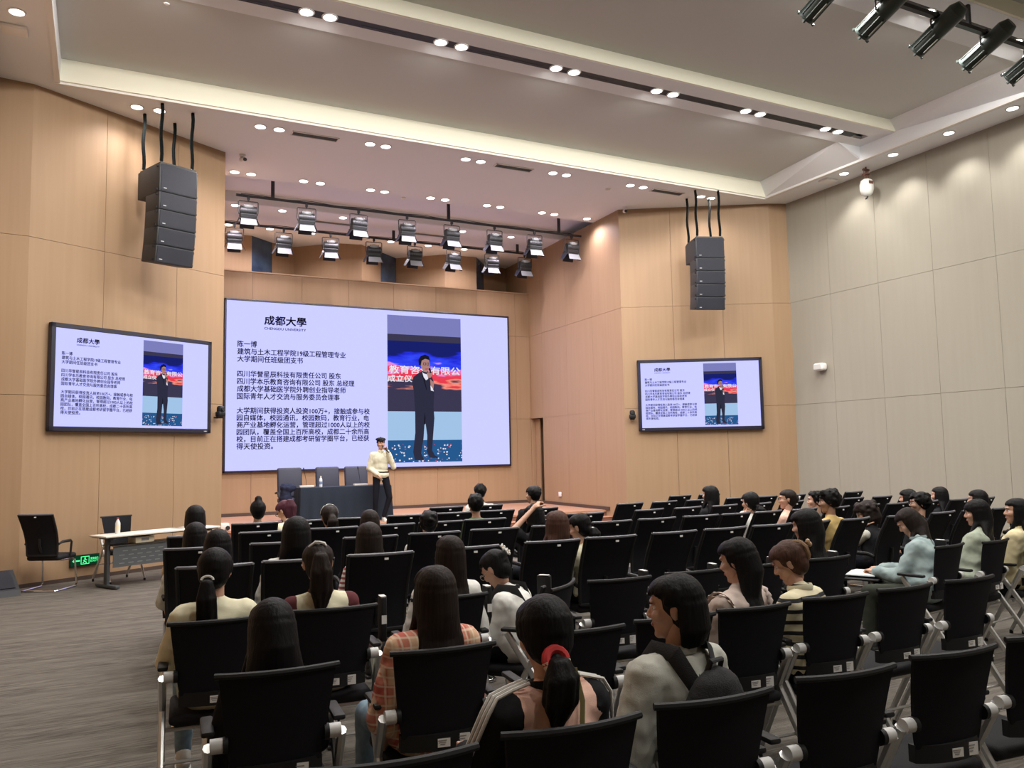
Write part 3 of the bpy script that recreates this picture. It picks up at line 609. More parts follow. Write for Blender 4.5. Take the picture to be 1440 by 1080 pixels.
def proto_visitor():
    t = thing('visitor_chair', '', 'chair')
    def bp(u, v):
        w = .43+.05*v; x = (u-.5)*w; z = .50+.585*v; c = (1-(2*u-1)**2)
        y = .04+.045*math.sin(v*3.6)-.17*v - .045*c*(.4+.6*v)
        return (x, y, z), (0, -1, .15)
    MB().grid(bp, 10, 10, .012).build('backrest', M_mesh, t, 50)
    E_ = [bp(u, 1)[0] for u in np.linspace(0, 1, 9)]
    m = MB(); side = [bp(0, v)[0] for v in np.linspace(0, 1, 8)]; m.tube(side, .016, 7); m.tube([bp(1, v)[0] for v in np.linspace(0, 1, 8)], .016, 7); m.tube([bp(u, 0)[0] for u in np.linspace(0, 1, 7)], .016, 7); m.build('back_frame', M_blackp, t)
    MB().tube(E_, .012, 7).build('top_rail', M_greytrim, t)
    m = MB(); m.box((.03, E_[4][1]-.008, 1.052), (.030, .004, .015)); m.build('sticker', M_stick, t, None)
    MB().tube([(0, .05, .50), (0, -.02, .62), (0, -.035, .74)], .018, 7).build('lumbar_strut', M_blackp, t)
    m = MB(); m.rbox((0, .28, .46), (.47, .47, .075), .034, 3); m.build('seat', M_seat, t)
    for sx in (-1, 1):
        x = sx*.240
        MB().tube([(x, .03, .66), (x+sx*.01, .10, .685), (x+sx*.01, .30, .685), (x+sx*.01, .335, .66), (x, .325, .46)], [.014, .017, .018, .015, .014], 8, flat=1.2).build('armrest', M_blackp, t)
        MB().tube([(sx*.21, .12, .425), (sx*.235, .40, .42), (sx*.24, .45, .38), (sx*.25, .49, .05), (sx*.25, .46, .016), (sx*.25, .0, .016), (sx*.22, -.03, .016)], .0125, 8).build('leg', M_chrome, t)
    m = MB(); m.cyl((-.22, -.03, .016), (.22, -.03, .016), .0125, .0125, 8); m.build('floor_bar', M_chrome, t)
    return t
TC = proto_training(); TCT = None; VC = proto_visitor(); used = set()
TT = copy_tree(TC); add_tablet(TT)
def place_chair(proto, x, y, rz, label, group, z=0):
    if proto.name not in used: used.add(proto.name); o = proto
    else: o = copy_tree(proto)
    o.location = (x, y, z); o.rotation_euler = (0, 0, rz); tag(o, label, 'chair', group); return o
ROWS = {'A': 2.2, 'B': 3.35, 'C': 4.55, 'D': 6.0, 'E': 7.3, 'F': 8.45, 'G': 9.65, 'H': 10.75}
# occupied seats: person id -> (row, seat x)
SEAT = {'p1': ('A', 1.33), 'p2': ('A', 1.89), 'p3': ('B', .66), 'p6': ('B', 1.36), 'p39': ('B', 3.12), 'p40': ('B', 3.70), 'p4': ('C', .58), 'p5': ('C', 1.2), 'p7': ('C', 1.88), 'p8': ('C', 2.48), 'p30': ('C', 4.97),
 'p38': ('C', 6.35), 'p36': ('C', 7.02), 'p37': ('C', 7.64), 'p14': ('D', .74), 'p18': ('D', 1.3), 'p20': ('D', 1.9), 'p9': ('D', 3.36), 'p11': ('D', 3.92), 'p29': ('D', 6.85), 'p31': ('D', 7.5), 'p33': ('D', 8.2), 'p35': ('D', 9.25),
 'p13': ('E', .75), 'p19': ('E', 2.22), 'p21': ('E', 2.84), 'p10': ('E', 4.1), 'p26': ('E', 6.94), 'p27': ('E', 7.5), 'p28': ('E', 8.06), 'p32': ('E', 9.72), 'p34': ('E', 10.36), 'p12': ('F', .86), 'p17': ('F', 2.18), 'p23': ('F', 3.9), 'p25': ('F', 7.29), 'p15': ('G', 1.6), 'p16': ('G', 2.16), 'p24': ('G', 5.25), 'p22': ('H', 4.97)}
EMPTY = {'A': [.76, 2.52, 3.14, 3.75], 'B': [2.06, 2.62, 4.33, 4.93], 'C': [3.1, 3.72, 4.35, 8.25], 'D': [2.62, 4.6, 5.18, 5.76, 6.3, 8.74, 9.85], 'E': [1.42, 3.46, 4.8, 5.38, 5.98, 6.46, 8.62, 9.16, 10.95],
 'F': [1.5, 2.8, 3.36, 4.6, 5.2, 6.1, 6.7, 7.9, 8.5, 9.1, 9.7, 10.3, 10.9], 'G': [2.78, 3.4, 4.0, 4.6, 6.65, 7.25, 7.85, 8.6, 9.2, 9.8, 10.5, 11.1], 'H': [4.35, 8.4, 9.0]}
WHO = {}
rown = {'A': 'row nearest the camera', 'B': 'second row from the camera', 'C': 'third row from the camera', 'D': 'fourth row from the camera', 'E': 'fifth row from the camera', 'F': 'sixth row from the camera', 'G': 'seventh row from the camera', 'H': 'front row by the stage'}
def seat_rz(x): return rad(-5) if x < 4 else (rad(0) if x < 6 else rad(9))
seatinfo = []
for r, y in ROWS.items():
    seats = sorted([(x, None) for x in EMPTY[r]]+[(s[1], k) for k, s in SEAT.items() if s[0] == r])
    n_ = len(seats)
    for i, (x, who) in enumerate(seats):
        seatinfo.append((r, x, y+.09, who, i, n_))

# ------------------------------------------------------------------ people: bodies grown as one surface by voxel remeshing
def arrays(me):
    v = np.zeros(len(me.vertices)*3); me.vertices.foreach_get('co', v)
    return v.reshape(-1, 3), [tuple(p.vertices) for p in me.polygons]
def remesh_batch(items):
    "items: (MB, voxel, smooth iterations, wrinkle strength) -> meshes"
    obs = []
    for mb, vox, sm, wr in items:
        me = bpy.data.meshes.new('m'); me.from_pydata(np.concatenate(mb.v).tolist(), [], mb.f); o = bpy.data.objects.new('m', me); COL.objects.link(o)
        r = o.modifiers.new('r', 'REMESH'); r.mode = 'VOXEL'; r.voxel_size = vox
        k = o.modifiers.new('s', 'SMOOTH'); k.iterations = sm; k.factor = .6
        if wr:
            if 'wr' not in bpy.data.textures: t_ = bpy.data.textures.new('wr', 'CLOUDS'); t_.noise_scale = .065; t_.noise_depth = 2
            d = o.modifiers.new('d', 'DISPLACE'); d.texture = bpy.data.textures['wr']; d.strength = wr; d.mid_level = .5; d.texture_coords = 'LOCAL'
        obs.append(o)
    bpy.context.view_layer.update(); dg = bpy.context.evaluated_depsgraph_get(); out = []
    for o in obs: out.append(bpy.data.meshes.new_from_object(o.evaluated_get(dg)))
    for o in obs: m_ = o.data; bpy.data.objects.remove(o); bpy.data.meshes.remove(m_)
    return out
def head_mb(male=0):
    m = MB(); m.ell((0, -.016, .035), (.076, .096, .082), n=20); m.ell((0, .022, -.018), (.063, .064, .088), n=18); m.ell((0, .035, -.074), (.043+.006*male, .046, .040), n=14)
    m.ell((0, .062, -.095), (.022, .022, .018), n=10)
    m.capsule((0, .080, .012), (0, .098, -.020), .0075, .0110, 8); m.ell((.011, .092, -.026), (.009, .01, .008), n=8); m.ell((-.011, .092, -.026), (.009, .01, .008), n=8)
    m.ell((0, .080, -.052), (.021, .010, .007), n=8); m.ell((0, .078, -.062), (.018, .010, .007), n=8); m.ell((0, .076, .032), (.052, .014, .013), n=10)
    for sx in (-1, 1):
        m.ell((sx*.045, .055, -.02), (.024, .03, .026), n=10); m.ell((sx*.079, -.008, -.008), (.007, .017, .030), rotm(rx=rad(-12), rz=rad(-18*sx)), 10); m.ell((sx*.083, -.014, .008), (.007, .013, .016), n=8)
    m.capsule((0, -.016, -.03), (0, -.002, -.085), .05+.004*male, .044+.004*male, 14)
    return m
def hand_mb(curl):
    m = MB(); m.ell((0, .045, 0), (.038, .050, .015), n=12); m.capsule((0, -.03, 0), (0, .02, 0), .025, .027, 10); m.ell((.028, .03, -.006), (.018, .03, .015), n=8)
    for i, (x, L_) in enumerate(((.028, .072), (.010, .080), (-.009, .074), (-.027, .058))):
        a = 0; p = np.array((x, .082, 0.)); r = .0092
        for j, f_ in enumerate((.42, .32, .26)):
            a += rad(curl*(.8, 1.1, .8)[j]); q = p+np.array((x*.12, math.cos(a), -math.sin(a)))*L_*f_*np.array((1, 1, 1)); m.capsule(p, q, r, r*.92, 8); p = q; r *= .92
    p = np.array((.034, .015, -.004))
    for d_, l_, r in (((.75, .6, -.25), .038, .0115), ((.35, .85, -.35), .032, .0100), ((.1, .85, -.5), .024, .009)):
        d_ = np.array(d_)/np.linalg.norm(d_); q = p+d_*l_; m.capsule(p, q, r, r*.92, 8); p = q
    return m
_h = remesh_batch([(head_mb(0), .005, 3, 0), (head_mb(0), .0085, 2, 0), (head_mb(1), .005, 3, 0), (head_mb(1), .0085, 2, 0), (hand_mb(22), .0042, 1, 0), (hand_mb(60), .0042, 1, 0), (hand_mb(22), .007, 0, 0), (hand_mb(60), .007, 0, 0)])
HEADS = {(0, 0): arrays(_h[0]), (0, 1): arrays(_h[1]), (1, 0): arrays(_h[2]), (1, 1): arrays(_h[3])}
HANDS = {(0, 0): arrays(_h[4]), (1, 0): arrays(_h[5]), (0, 1): arrays(_h[6]), (1, 1): arrays(_h[7])}
M_skin = mat('skin', (.56, .34, .24), .5, spec=.35, var=((.50, .28, .20), (14, 14, 14)))
M_skin2 = mat('skin_tanned', (.42, .245, .165), .5, spec=.35, var=((.37, .21, .14), (14, 14, 14)))
def hairm(n, c): return mat(n, c, .5, spec=.12, bump=((90, 90, 4), .35), var=(tuple(q*1.5 for q in c), (70, 70, 3), 3))
HB = hairm('hair_black', (.006, .0055, .006)); HBR = hairm('hair_dark_brown', (.015, .0105, .009)); HR = hairm('hair_brown', (.05, .025, .018)); HP = hairm('hair_reddish', (.055, .018, .028))
M_eyew = mat('eye_white', (.75, .72, .7), .25); M_iris = mat('eye_dark', (.02, .012, .01), .15); M_brow = mat('eyebrow', (.015, .012, .011), .8); M_lip = mat('lips', (.42, .16, .14), .45)
M_jean = mat('dark_trousers', (.010, .011, .016), .9, spec=.1); M_blue = mat('blue_jeans', (.20, .29, .36), .85, var=((.13, .2, .27), (20, 20, 20))); M_shoe = mat('white_shoe', (.6, .58, .54), .6); M_shoeb = mat('dark_shoe', (.03, .03, .03), .5); M_sole = mat('shoe_sole', (.65, .64, .6), .7)
JOBS = []
def V(*a): return np.array(a, float)
class Fig:
    def __init__(s, label, loc, rz, q, male=0, skin=None):
        s.t = thing('person', label, 'person', loc, rz); s.q = q; s.male = male; s.skin = skin or M_skin
        s.vb = (.012, .015, .019)[q]; s.vh = (.0075, .0095, .013)[q]; s.J = {}
    def job(s, name, mb, mat_, vox=None, sm=4, wr=0, parent=None, join=None): JOBS.append((name, mb, vox or s.vb, sm, wr, mat_, parent or s.t, join))
    def headT(s): return s.Hc, s.HR
    def hp(s, *p): return V(*p)@s.HR.T+s.Hc
    def seated(s, Htop, lean=-6, side=0, fwd=0, hyaw=0, hpitch=0, arms=('lap', 'lap'), feet=0, knee=0):
        a = rad(lean); up = V(0, math.sin(a), math.cos(a)); b = a*.5+rad(8)+rad(hpitch)*.6
        u2 = V(0, math.sin(b), math.cos(b)); hip = V(0, .17+fwd, .575); L_ = (Htop-.127-hip[2]-.165*u2[2])/up[2]; L_ = max(.34, L_); s.L = L_
        neck = hip+up*L_+V(side*.75, 0, 0); s.Hc = neck+u2*.165+V(side*.25, 0, 0); s.HR = rotm(rz=rad(hyaw))@rotm(rx=-rad(hpitch))
        w = .172 if s.male else .155; s.up = up; s.hip = hip; s.neck = neck
        J = s.J; ns = V(*neck)
        for k, sx in (('L', -1), ('R', 1)):
            sh = ns-up*.072+V(sx*w, 0, 0); J['sh'+k] = sh
            ar = arms[0 if k == 'L' else 1]
            if isinstance(ar, str):
                e, wv = {'lap': (V(sx*.055, .07, -.26), V(-sx*.06, .27, -.33)), 'desk': (V(sx*.06, .13, -.24), V(-sx*.04, .36, -.22)), 'phone': (V(sx*.03, .10, -.25), V(-sx*.03, .32, -.12)), 'down': (V(sx*.07, .02, -.27), V(sx*.04, .14, -.46)), 'chin': (V(-sx*.01, .25, -.16), None)}[ar]
                el = sh+e; wr = (sh+wv) if wv is not None else s.hp(sx*.055, .06, -.12)
            else: el, wr = V(*ar[0]), V(*ar[1])
            J['el'+k] = el; J['wr'+k] = wr
            J['hp'+k] = hip+V(sx*.09, .0, -.01); J['kn'+k] = V(sx*(.125+knee), .60+fwd*.6, .545); J['an'+k] = V(sx*(.13+knee*.5), .62+feet+fwd*.5, .10)
        return s
    def standing(s, Htop, hyaw=0, hpitch=0):
        s.hip = V(0, 0, Htop-.80); s.up = V(0, 0, 1); s.neck = V(0, 0, Htop-.29); s.L = .51; s.Hc = s.neck+V(0, .02, .163); s.HR = rotm(rz=rad(hyaw))@rotm(rx=-rad(hpitch)); return s
    def torso(s, m, g=0., top=True):
        """torso solids, g = extra thickness for cloth"""
        R = rotm(rx=-math.atan2(s.up[1], s.up[2])); f = 1.0+.1*s.male; k = s.L/.46; ns = s.neck; h = s.hip; d = ns-h
        m.ell(h+V(0, 0, .02), (.160+g, .115+g, .115+g), R, 16); m.ell(h+d*.38, (.130*f+g, .098+g, .13+g), R, 16); m.ell(h+d*.66, (.148*f+g, .104+g, .13*k+g), R, 16)
        for sx, K in ((-1, 'L'), (1, 'R')):
            m.capsule(ns-s.up*.055+V(sx*.02, -.01, 0), s.J['sh'+K]+V(-sx*.012, 0, 0), .062+g*.8, .050+g, 12); m.capsule(ns-s.up*.0+V(0, -.005, -.01), s.J['sh'+K]+V(-sx*.03, 0, .006), .045+g*.4, .040+g*.6, 10)
            if not s.male: m.ell(h+d*.62+V(sx*.062, .075, 0), (.055+g*.5, .05+g*.3, .055), R, 10)
        m.ell(ns-s.up*.13, (.125*f+g, .085+g, .09), R, 14)
    def body(s, hands=(0, 0)):
        m = MB(); s.torso(m)
        for K in 'LR':
            J = s.J; m.chain([J['sh'+K], J['el'+K], J['wr'+K]], [.046+.004*s.male, .037, .025], 12); m.chain([J['hp'+K], J['kn'+K], J['an'+K]], [.080, .055, .036], 12); m.capsule(J['an'+K]+V(0, -.02, -.04), J['an'+K]+V(0, .13, -.065), .032, .026, 10)
        m.capsule(s.neck-s.up*.06, s.Hc+V(0, -.02, -.06), .053, .050, 12)
        lo = 0 if s.q == 0 else 1; jn = []
        v, f = HEADS[(s.male, lo)]; jn.append((v@s.HR.T+s.Hc, f))
        for i, K in enumerate('LR'):
            v, f = HANDS[(hands[i] % 2, lo)]; d = s.J['wr'+K]-s.J['el'+K]; d /= np.linalg.norm(d); sx = -1 if K == 'L' else 1
            pal = V(0, 0, 1) if hands[i] < 2 else V(sx*.9, 0, .3)
            x = np.cross(d, pal); x /= np.linalg.norm(x); z = np.cross(x, d); Rm = np.column_stack([x, d, z]); vv = v.copy()
            if K == 'R': vv[:, 0] *= -1; f = [q[::-1] for q in f]
            jn.append((vv@Rm.T+s.J['wr'+K], f))
        s.job('body', m, s.skin, sm=3, join=jn)
        return s
    def shirt(s, mt, sleeve='short', g=.014, wr=.02, sleeve_mat=None, name='shirt', hood=0, collar=None, loose=0):
        m = MB(); s.torso(m, g+loose); J = s.J
        m.ell(s.hip+V(0, .01, .0), (.168+g, .13+g, .07), n=14)
        m.capsule(s.neck-s.up*.05, s.neck-s.up*.005+V(0, .005, 0), .075, .062+(.01 if hood else 0), 12)
        sm = MB()
        for K in 'LR':
            a, b, c = J['sh'+K], J['el'+K], J['wr'+K]
            tgt = sm if sleeve_mat else m
            if sleeve == 'short': e = a+(b-a)*.72; tgt.capsule(a, e, .050+g+loose, .056+g+loose, 12)
            elif sleeve == 'long': tgt.chain([a, b, b+(c-b)*.93], [.050+g+loose, .043+g+loose, .034+g*.7+loose*.5], 12)
            elif sleeve == 'elbow': tgt.chain([a, b+(b-a)*.02], [.050+g+loose, .052+g+loose], 12)
            if sleeve_mat: sm.capsule(s.neck-s.up*.035+(a-s.neck)*.22, a, .046+g, .055+g, 12)
        s.job(name, m, mt, sm=5, wr=wr)
        if sleeve_mat:
            k = len(sm.v)//2; n_ = 0
            for half in (0, 1):
                q = MB(); cnt = len(sm.v)//2
                for i in range(half*cnt, half*cnt+cnt): q.v.append(sm.v[i])
                # rebuild faces for the half
                tot0 = sum(len(x) for x in sm.v[:half*cnt]); tot1 = tot0+sum(len(x) for x in sm.v[half*cnt:half*cnt+cnt])
                q.f = [tuple(i-tot0 for i in f) for f in sm.f if tot0 <= f[0] < tot1]; s.job('sleeve', q, sleeve_mat, sm=4, wr=wr)
        if collar:
            c = s.neck+V(0, .0, .012); m = MB(); m.tube([c+V(.064*math.cos(t), .066*math.sin(t)+.004, -.012*math.sin(t)) for t in np.linspace(0, 2*PI, 17)], .010, 6, caps=False, flat=2.0)
            m.build('collar', collar, s.t)
        return s
    def trousers(s, mt=None, shoes=None, wide=0):
        mt = mt or M_jean; m = MB(); h = s.hip; m.ell(h+V(0, .0, -.0), (.172, .135, .11), n=16)
        for K in 'LR': J = s.J; m.chain([J['hp'+K]+V(0, 0, 0), J['kn'+K], J['an'+K]+V(0, 0, .03)], [.094, .068+wide, .052+wide], 12)
        s.job('trousers', m, mt, sm=4, wr=.008)
        for K in 'LR':
            a = s.J['an'+K]; m = MB(); m.capsule(a+V(0, -.03, -.045), a+V(0, .12, -.058), .042, .036, 12); m.ell(a+V(0, .16, -.062), (.043, .045, .033), n=10); m.capsule(a+V(0, -.025, -.03), a+V(0, -.02, .01), .042, .043, 10)
            o = m.build('shoe', shoes or M_shoeb, s.t, 80); q = MB(); q.rbox((a[0], a[1]+.065, .013), (.088, .275, .024), .011, 2); q.build('sole', M_sole if shoes is M_shoe else M_shoeb, o)
        return s
    # ---- hair
    def cap_pts(s, th, z, grow=0):
        c = V(0, -.016, .036); A = (.084+grow, .104+grow, .092+grow); k = (z-c[2])/A[2]; r = math.sqrt(max(0.02, 1-k*k))
        return V(c[0]+A[0]*r*math.sin(th), c[1]+A[1]*r*math.cos(th), z)
    def hair(s, style, mt=None, end=-.30, width=1.0, fringe=1, ears=0, tie=(0, -.115, .03), tail=.26, grow=0, wob=0, side0=62, tailw=1.0):
        mt = mt or HB; m = MB(); rs = random.Random(int(abs(s.t.location.x)*977+s.t.location.y*31)); g = grow
        m.ell(s.hp(0, -.030, .036), (.082+g, .091+g, .091+g), s.HR, 20)
        if style in ('short', 'male'): m.ell(s.hp(0, -.045, -.005), (.070+g, .066+g, .075), s.HR, 14)
        else: m.ell(s.hp(0, -.042, -.01), (.078+g, .068+g, .088), s.HR, 14)
        n = 30 if s.q < 2 else 20; LR_ = .0125 if s.q < 2 else .017
        for i in range(n):
            th = -PI+2*PI*i/n; a = abs(math.degrees(th))
            if a < 62: low = .062+.01*rs.random()-(.035 if fringe > 1 else 0)
            elif a < 100: low = (-.02 if ears == 0 else .03) if style not in ('bob', 'long') or side0 > 80 else -.05
            else: low = -.075 if style in ('short', 'male') else -.085
            if style == 'male': low += .015
            zs = .036+.0905*np.sin(np.linspace(1.25, math.asin(max(-.99, (low-.036)/.0905)), 6)); pts = []
            for j, z in enumerate(zs):
                p = s.cap_pts(th, min(z, .124), g-.005+.002*rs.random()) if z > -.03 else s.cap_pts(th, -.03, g)*V(1, 1, 0)+V(0, 0, z)
                if style not in ('bob', 'long') and z < -.03: p = p*V(.86, .9, 1)
                pts.append(s.hp(*p))
            m.chain(pts, [.004]+[LR_*k_+.002*rs.random() for k_ in (.35, .6, .8, .9, .9)], 7)
        if style == 'male' or wob:
            for i in range(46): th = rs.random()*2*PI; z = .03+.09*rs.random(); 
            for i in range(40):
                th = rs.uniform(-PI, PI); z = rs.uniform(.04, .118) if abs(th) < 1.2 else rs.uniform(-.04, .118); m.ell(s.hp(*s.cap_pts(th, z, g)), .015+.008*rs.random()+wob, n=6)
        if style in ('long', 'bob'):
            nl = 26; bk = s.neck-s.up*.02
            for i in range(nl):
                th = rad(side0)+rad(360-2*side0)*i/(nl-1); a0 = s.cap_pts(th, .085, g-.008); a1 = s.cap_pts(th, .02, g-.004); e = (end if style == 'long' else -.135)*(1-.08*rs.random())
                P = [s.hp(*a0), s.hp(*a1), s.hp(*(a1*V(1.02, 1.0, 0)+V(0, 0, -.075)))]; sx_ = math.sin(th); cy = math.cos(th)
                zt = s.Hc[2]+e
                if style == 'long':
                    z3 = s.Hc[2]-.19; front = cy > .15
                    yb = s.neck[1]-.088+.02*abs(sx_) if not front else s.neck[1]+.06
                    P.append(V(s.Hc[0]*.5+s.neck[0]*.5+sx_*.088*width, yb+.0, z3))
                    for f_ in (.5, 1.0):
                        z = z3+(zt-z3)*f_; ax = s.hip+(s.neck-s.hip)*max(0, min(1, (z-s.hip[2])/max(.1, s.neck[2]-s.hip[2])))
                        yy = ax[1]-.128-.01*rs.random()+.03*abs(sx_)**2 if not front else ax[1]+.10
                        if z < .99: yy = max(yy, .045-.11*max(0, z-.5)/.48)
                        P.append(V(ax[0]+(s.Hc[0]-s.neck[0])+sx_*(.105 if f_ < .9 else .098-.03*rs.random())*width, yy, z))
                    m.chain(P, [.007, .013, .017, .020, .021, .010], 7)
                else:
                    P.append(s.hp(*(a1*V(.86, .80, 0)+V(0, 0, e)))); m.chain(P, [.007, .014, .018, .012], 7)
        if style == 'pony':
            T = s.hp(*tie); back = -(s.HR@V(0, 1, 0)); m.ell(T-back*.0, .026, n=8)
            for i in range(14):
                an = i*2.4; rr = .018*math.sqrt(i/14)*tailw*1.3; off = V(math.cos(an)*rr, math.sin(an)*rr*.7, 0); L_ = tail*(1-.18*rs.random())
                P = [T+off*.4, T+back*.035+off*.9+V(0, 0, -.01), T+back*.048+off*1.7+V(0, 0, -.30*L_), T+back*.03+off*1.9+V(0, 0, -.65*L_), T+back*.01+off*1.0+V(0, 0, -L_)]
                m.chain(P, [.010, .015*tailw, .018*tailw, .016*tailw, .005], 7)
        if style == 'bun':
            T = s.hp(*tie); m.ell(T, (.042, .036, .04), n=12)
            for i in range(10): an = i*.63; m.ell(T+V(.03*math.cos(an), -.008, .028*math.sin(an)), .018, n=6)
            m.capsule(s.hp(0, -.08, tie[2]*.6), T, .035, .03, 10)
        s.job('hair', m, mt, vox=s.vh, sm=1 if s.q < 2 else 1); return s
    def face(s, glasses=None):
        for sx in (-1, 1):
            o = MB().ell(s.hp(sx*.030, .0640, .008), .0125, n=10).build('eye', M_eyew, s.t, 80); MB().ell(s.hp(sx*.030, .0718, .007), .0060, n=8).build('iris', M_iris, o, 80)
            MB().tube([s.hp(sx*x, y, z) for x, y, z in ((.014, .088, .027), (.030, .085, .031), (.047, .074, .028))], [.003, .0035, .002], 6).build('eyebrow', M_brow, s.t)
        MB().ell(s.hp(0, .0845, -.057), (.021, .0062, .0085), s.HR, 10).build('lips', M_lip, s.t, 80)
        if glasses:
            m = MB()
            for sx in (-1, 1):
                c = s.hp(sx*.033, .098, .006); X = s.HR@V(1, 0, 0); Z = s.HR@V(0, 0, 1)
                m.tube([c+X*.024*math.cos(t)+Z*.018*math.sin(t) for t in np.linspace(0, 2*PI, 13)], .0018 if s.q < 2 else .003, 5); m.tube([s.hp(sx*.057, .096, .010), s.hp(sx*.082, .0, .006)], .0018 if s.q < 2 else .003, 5)
            m.tube([s.hp(-.009, .1, .008), s.hp(.009, .1, .008)], .0018, 5); m.build('glasses', glasses, s.t)
        return s
def finish_people():
    res = remesh_batch([(j[1], j[2], j[3], j[4]) for j in JOBS])
    for j, me in zip(JOBS, res):
        name, mb, vox, sm, wr, mt, parent, join = j
        if join:
            v, f = arrays(me); V_ = [v]; F_ = list(f); n = len(v)
            for v2, f2 in join: V_.append(v2); F_ += [tuple(i+n for i in q) for q in f2]; n += len(v2)
            me2 = bpy.data.meshes.new(name); me2.from_pydata(np.concatenate(V_).tolist(), [], F_); bpy.data.meshes.remove(me); me = me2
        me.name = name; me.polygons.foreach_set('use_smooth', [True]*len(me.polygons)); me.materials.clear()
        link(name, me, mt, parent)
def cl(name, c, v2=None, **k): return mat(name, c, .88, sheen=.0, spec=.15, bump=((260, 260, 260), .15), **({'var': (v2, (9, 9, 9), 4)} if v2 else {}), **k)
C = dict(cream=cl('cloth_cream', (.70, .66, .48)), white=cl('cloth_white', (.74, .73, .69)), black=cl('cloth_black', (.014, .014, .016)), pink=cl('cloth_peach', (.80, .50, .40)), maroon=cl('cloth_maroon', (.11, .03, .035)),
 grey=cl('cloth_grey', (.17, .165, .16)), lgrey=cl('cloth_light_grey', (.52, .52, .46), (.45, .45, .40)), green=cl('cloth_green', (.12, .18, .07), (.09, .14, .05)), yellow=cl('cloth_mustard', (.56, .40, .16)), denim=cl('cloth_denim', (.34, .42, .42), (.24, .31, .32)),
 beige=cl('cloth_beige', (.42, .31, .19)), pale=cl('cloth_pale_pink', (.62, .52, .46), (.54, .44, .39)), sage=cl('cloth_sage', (.38, .42, .33), (.30, .34, .27)), butter=cl('cloth_butter', (.66, .58, .36)), lblue=cl('cloth_light_blue', (.42, .48, .54)))
M_plaid = plaid('cloth_plaid', (.58, .36, .22), (.45, .04, .035), (.72, .62, .46)); M_stripe = bands('cloth_striped', (.68, .62, .42), (.015, .015, .018), 'Z', 5.2, .70, zig=.9); M_stripe2 = bands('cloth_red_striped', (.66, .62, .56), (.25, .05, .05), 'Z', 9, .5)
SPEC = {'p1': (1.35, 1.324, -6), 'p2': (2.05, 1.325, -6), 'p3': (0.67, 1.195, -4), 'p4': (0.58, 1.316, -6), 'p5': (1.14, 1.318, -6), 'p6': (1.39, 1.298, -6), 'p7': (1.96, 1.31, -6), 'p8': (2.51, 1.112, 12), 'p9': (3.56, 1.305, -6), 'p10': (4.1, 1.279, -2), 'p11': (3.85, 1.266, 0), 'p12': (0.86, 1.362, -6), 'p13': (0.75, 1.27, -6), 'p14': (0.77, 1.309, -6), 'p15': (1.66, 1.329, -6), 'p16': (2.01, 1.302, 6), 'p17': (2.19, 1.304, -6), 'p18': (1.32, 1.361, -6), 'p19': (2.28, 1.314, -6), 'p20': (1.88, 1.294, -6), 'p21': (2.87, 1.273, -6), 'p22': (4.99, 1.386, -6), 'p23': (3.88, 1.36, -6), 'p24': (5.28, 1.372, -6), 'p25': (7.33, 1.334, -6), 'p26': (6.98, 1.298, -6), 'p27': (7.58, 1.311, -6), 'p28': (8.04, 1.277, -6), 'p29': (6.84, 1.375, -6), 'p30': (5.02, 1.321, -6), 'p31': (7.58, 1.213, 6), 'p32': (9.77, 1.233, -6), 'p33': (8.29, 1.292, -6), 'p34': (10.42, 1.249, -6), 'p35': (9.29, 1.288, -6), 'p36': (7.25, 1.313, -6), 'p37': (7.71, 1.307, -6), 'p38': (6.57, 1.254, 8), 'p39': (3.26, 1.301, -6), 'p40': (3.77, 1.245, 4)}
FWD = {'p2': .17, 'p8': .10}
XO = {}
def sit(pid, label, who, rz=0, male=0, skin=None, **k):
    row, x = SEAT[pid]; x = {'p2': 2.03}.get(pid, x); hx, Hh, lean = SPEC[pid]; q = 0 if row in 'AB' else (1 if row in 'CDE' else 2); WHO[pid] = who
    XO[pid] = (.10+max(0, lean)*.012)*math.sin(rad(rz)) if pid not in ('p1', 'p2') else 0
    f = Fig(label, (x+XO[pid], ROWS[row]+.09, 0), rad(rz), q, male, skin); return f.seated(Hh, lean, side=(hx-x), fwd=FWD.get(pid, 0), **k)
# nearest rows
f = sit('p1', 'woman in black and peach sports jacket with three white sleeve stripes, low ponytail', 'the woman in the black and peach jacket', rz=4, hyaw=-12, hpitch=12, arms=('desk', 'lap'))
f.body().shirt(C['pink'], 'long', g=.022, wr=.016, sleeve_mat=C['black'], name='jacket', loose=.012, collar=C['black']).trousers(cl('cloth_khaki', (.36, .35, .18))).hair('pony', HB, tie=(-.01, -.108, -.075), tail=.23, tailw=1.2, grow=.008, fringe=1)
T = f.hp(-.01, -.118, -.078); MB().tube([T+V(.038*math.cos(t), .01*math.sin(t)*1.5, .034*math.sin(t)) for t in np.linspace(0, 2*PI*.55, 9)], .015, 8).build('scrunchie', mat('scrunchie_red', (.5, .03, .03), .8), f.t); MB().tube([T+V(.038*math.cos(t), .01*math.sin(t)*1.5, .034*math.sin(t)) for t in np.linspace(2*PI*.5, 2*PI, 9)], .015, 8).build('scrunchie', mat('scrunchie_cream', (.7, .62, .5), .8), f.t)
for K, sx in (('L', -1), ('R', 1)):
    a, b, c = f.J['sh'+K], f.J['el'+K], f.J['wr'+K]
    for k in (-1, 0, 1):
        d_ = .022*k; P = [f.neck-f.up*.03+V(sx*.095, -.012+d_, .066), a+V(-sx*.005, d_, .090), a+V(sx*.052, d_, .074), a+V(sx*.083, d_, .028), a+(b-a)*.3+V(sx*.086, d_, .012), a+(b-a)*.65+V(sx*.083, d_, .008), b+V(sx*.074, d_, .0)]
        MB().tube(P, .0062, 6).build('sleeve_stripe', C['white'], f.t)
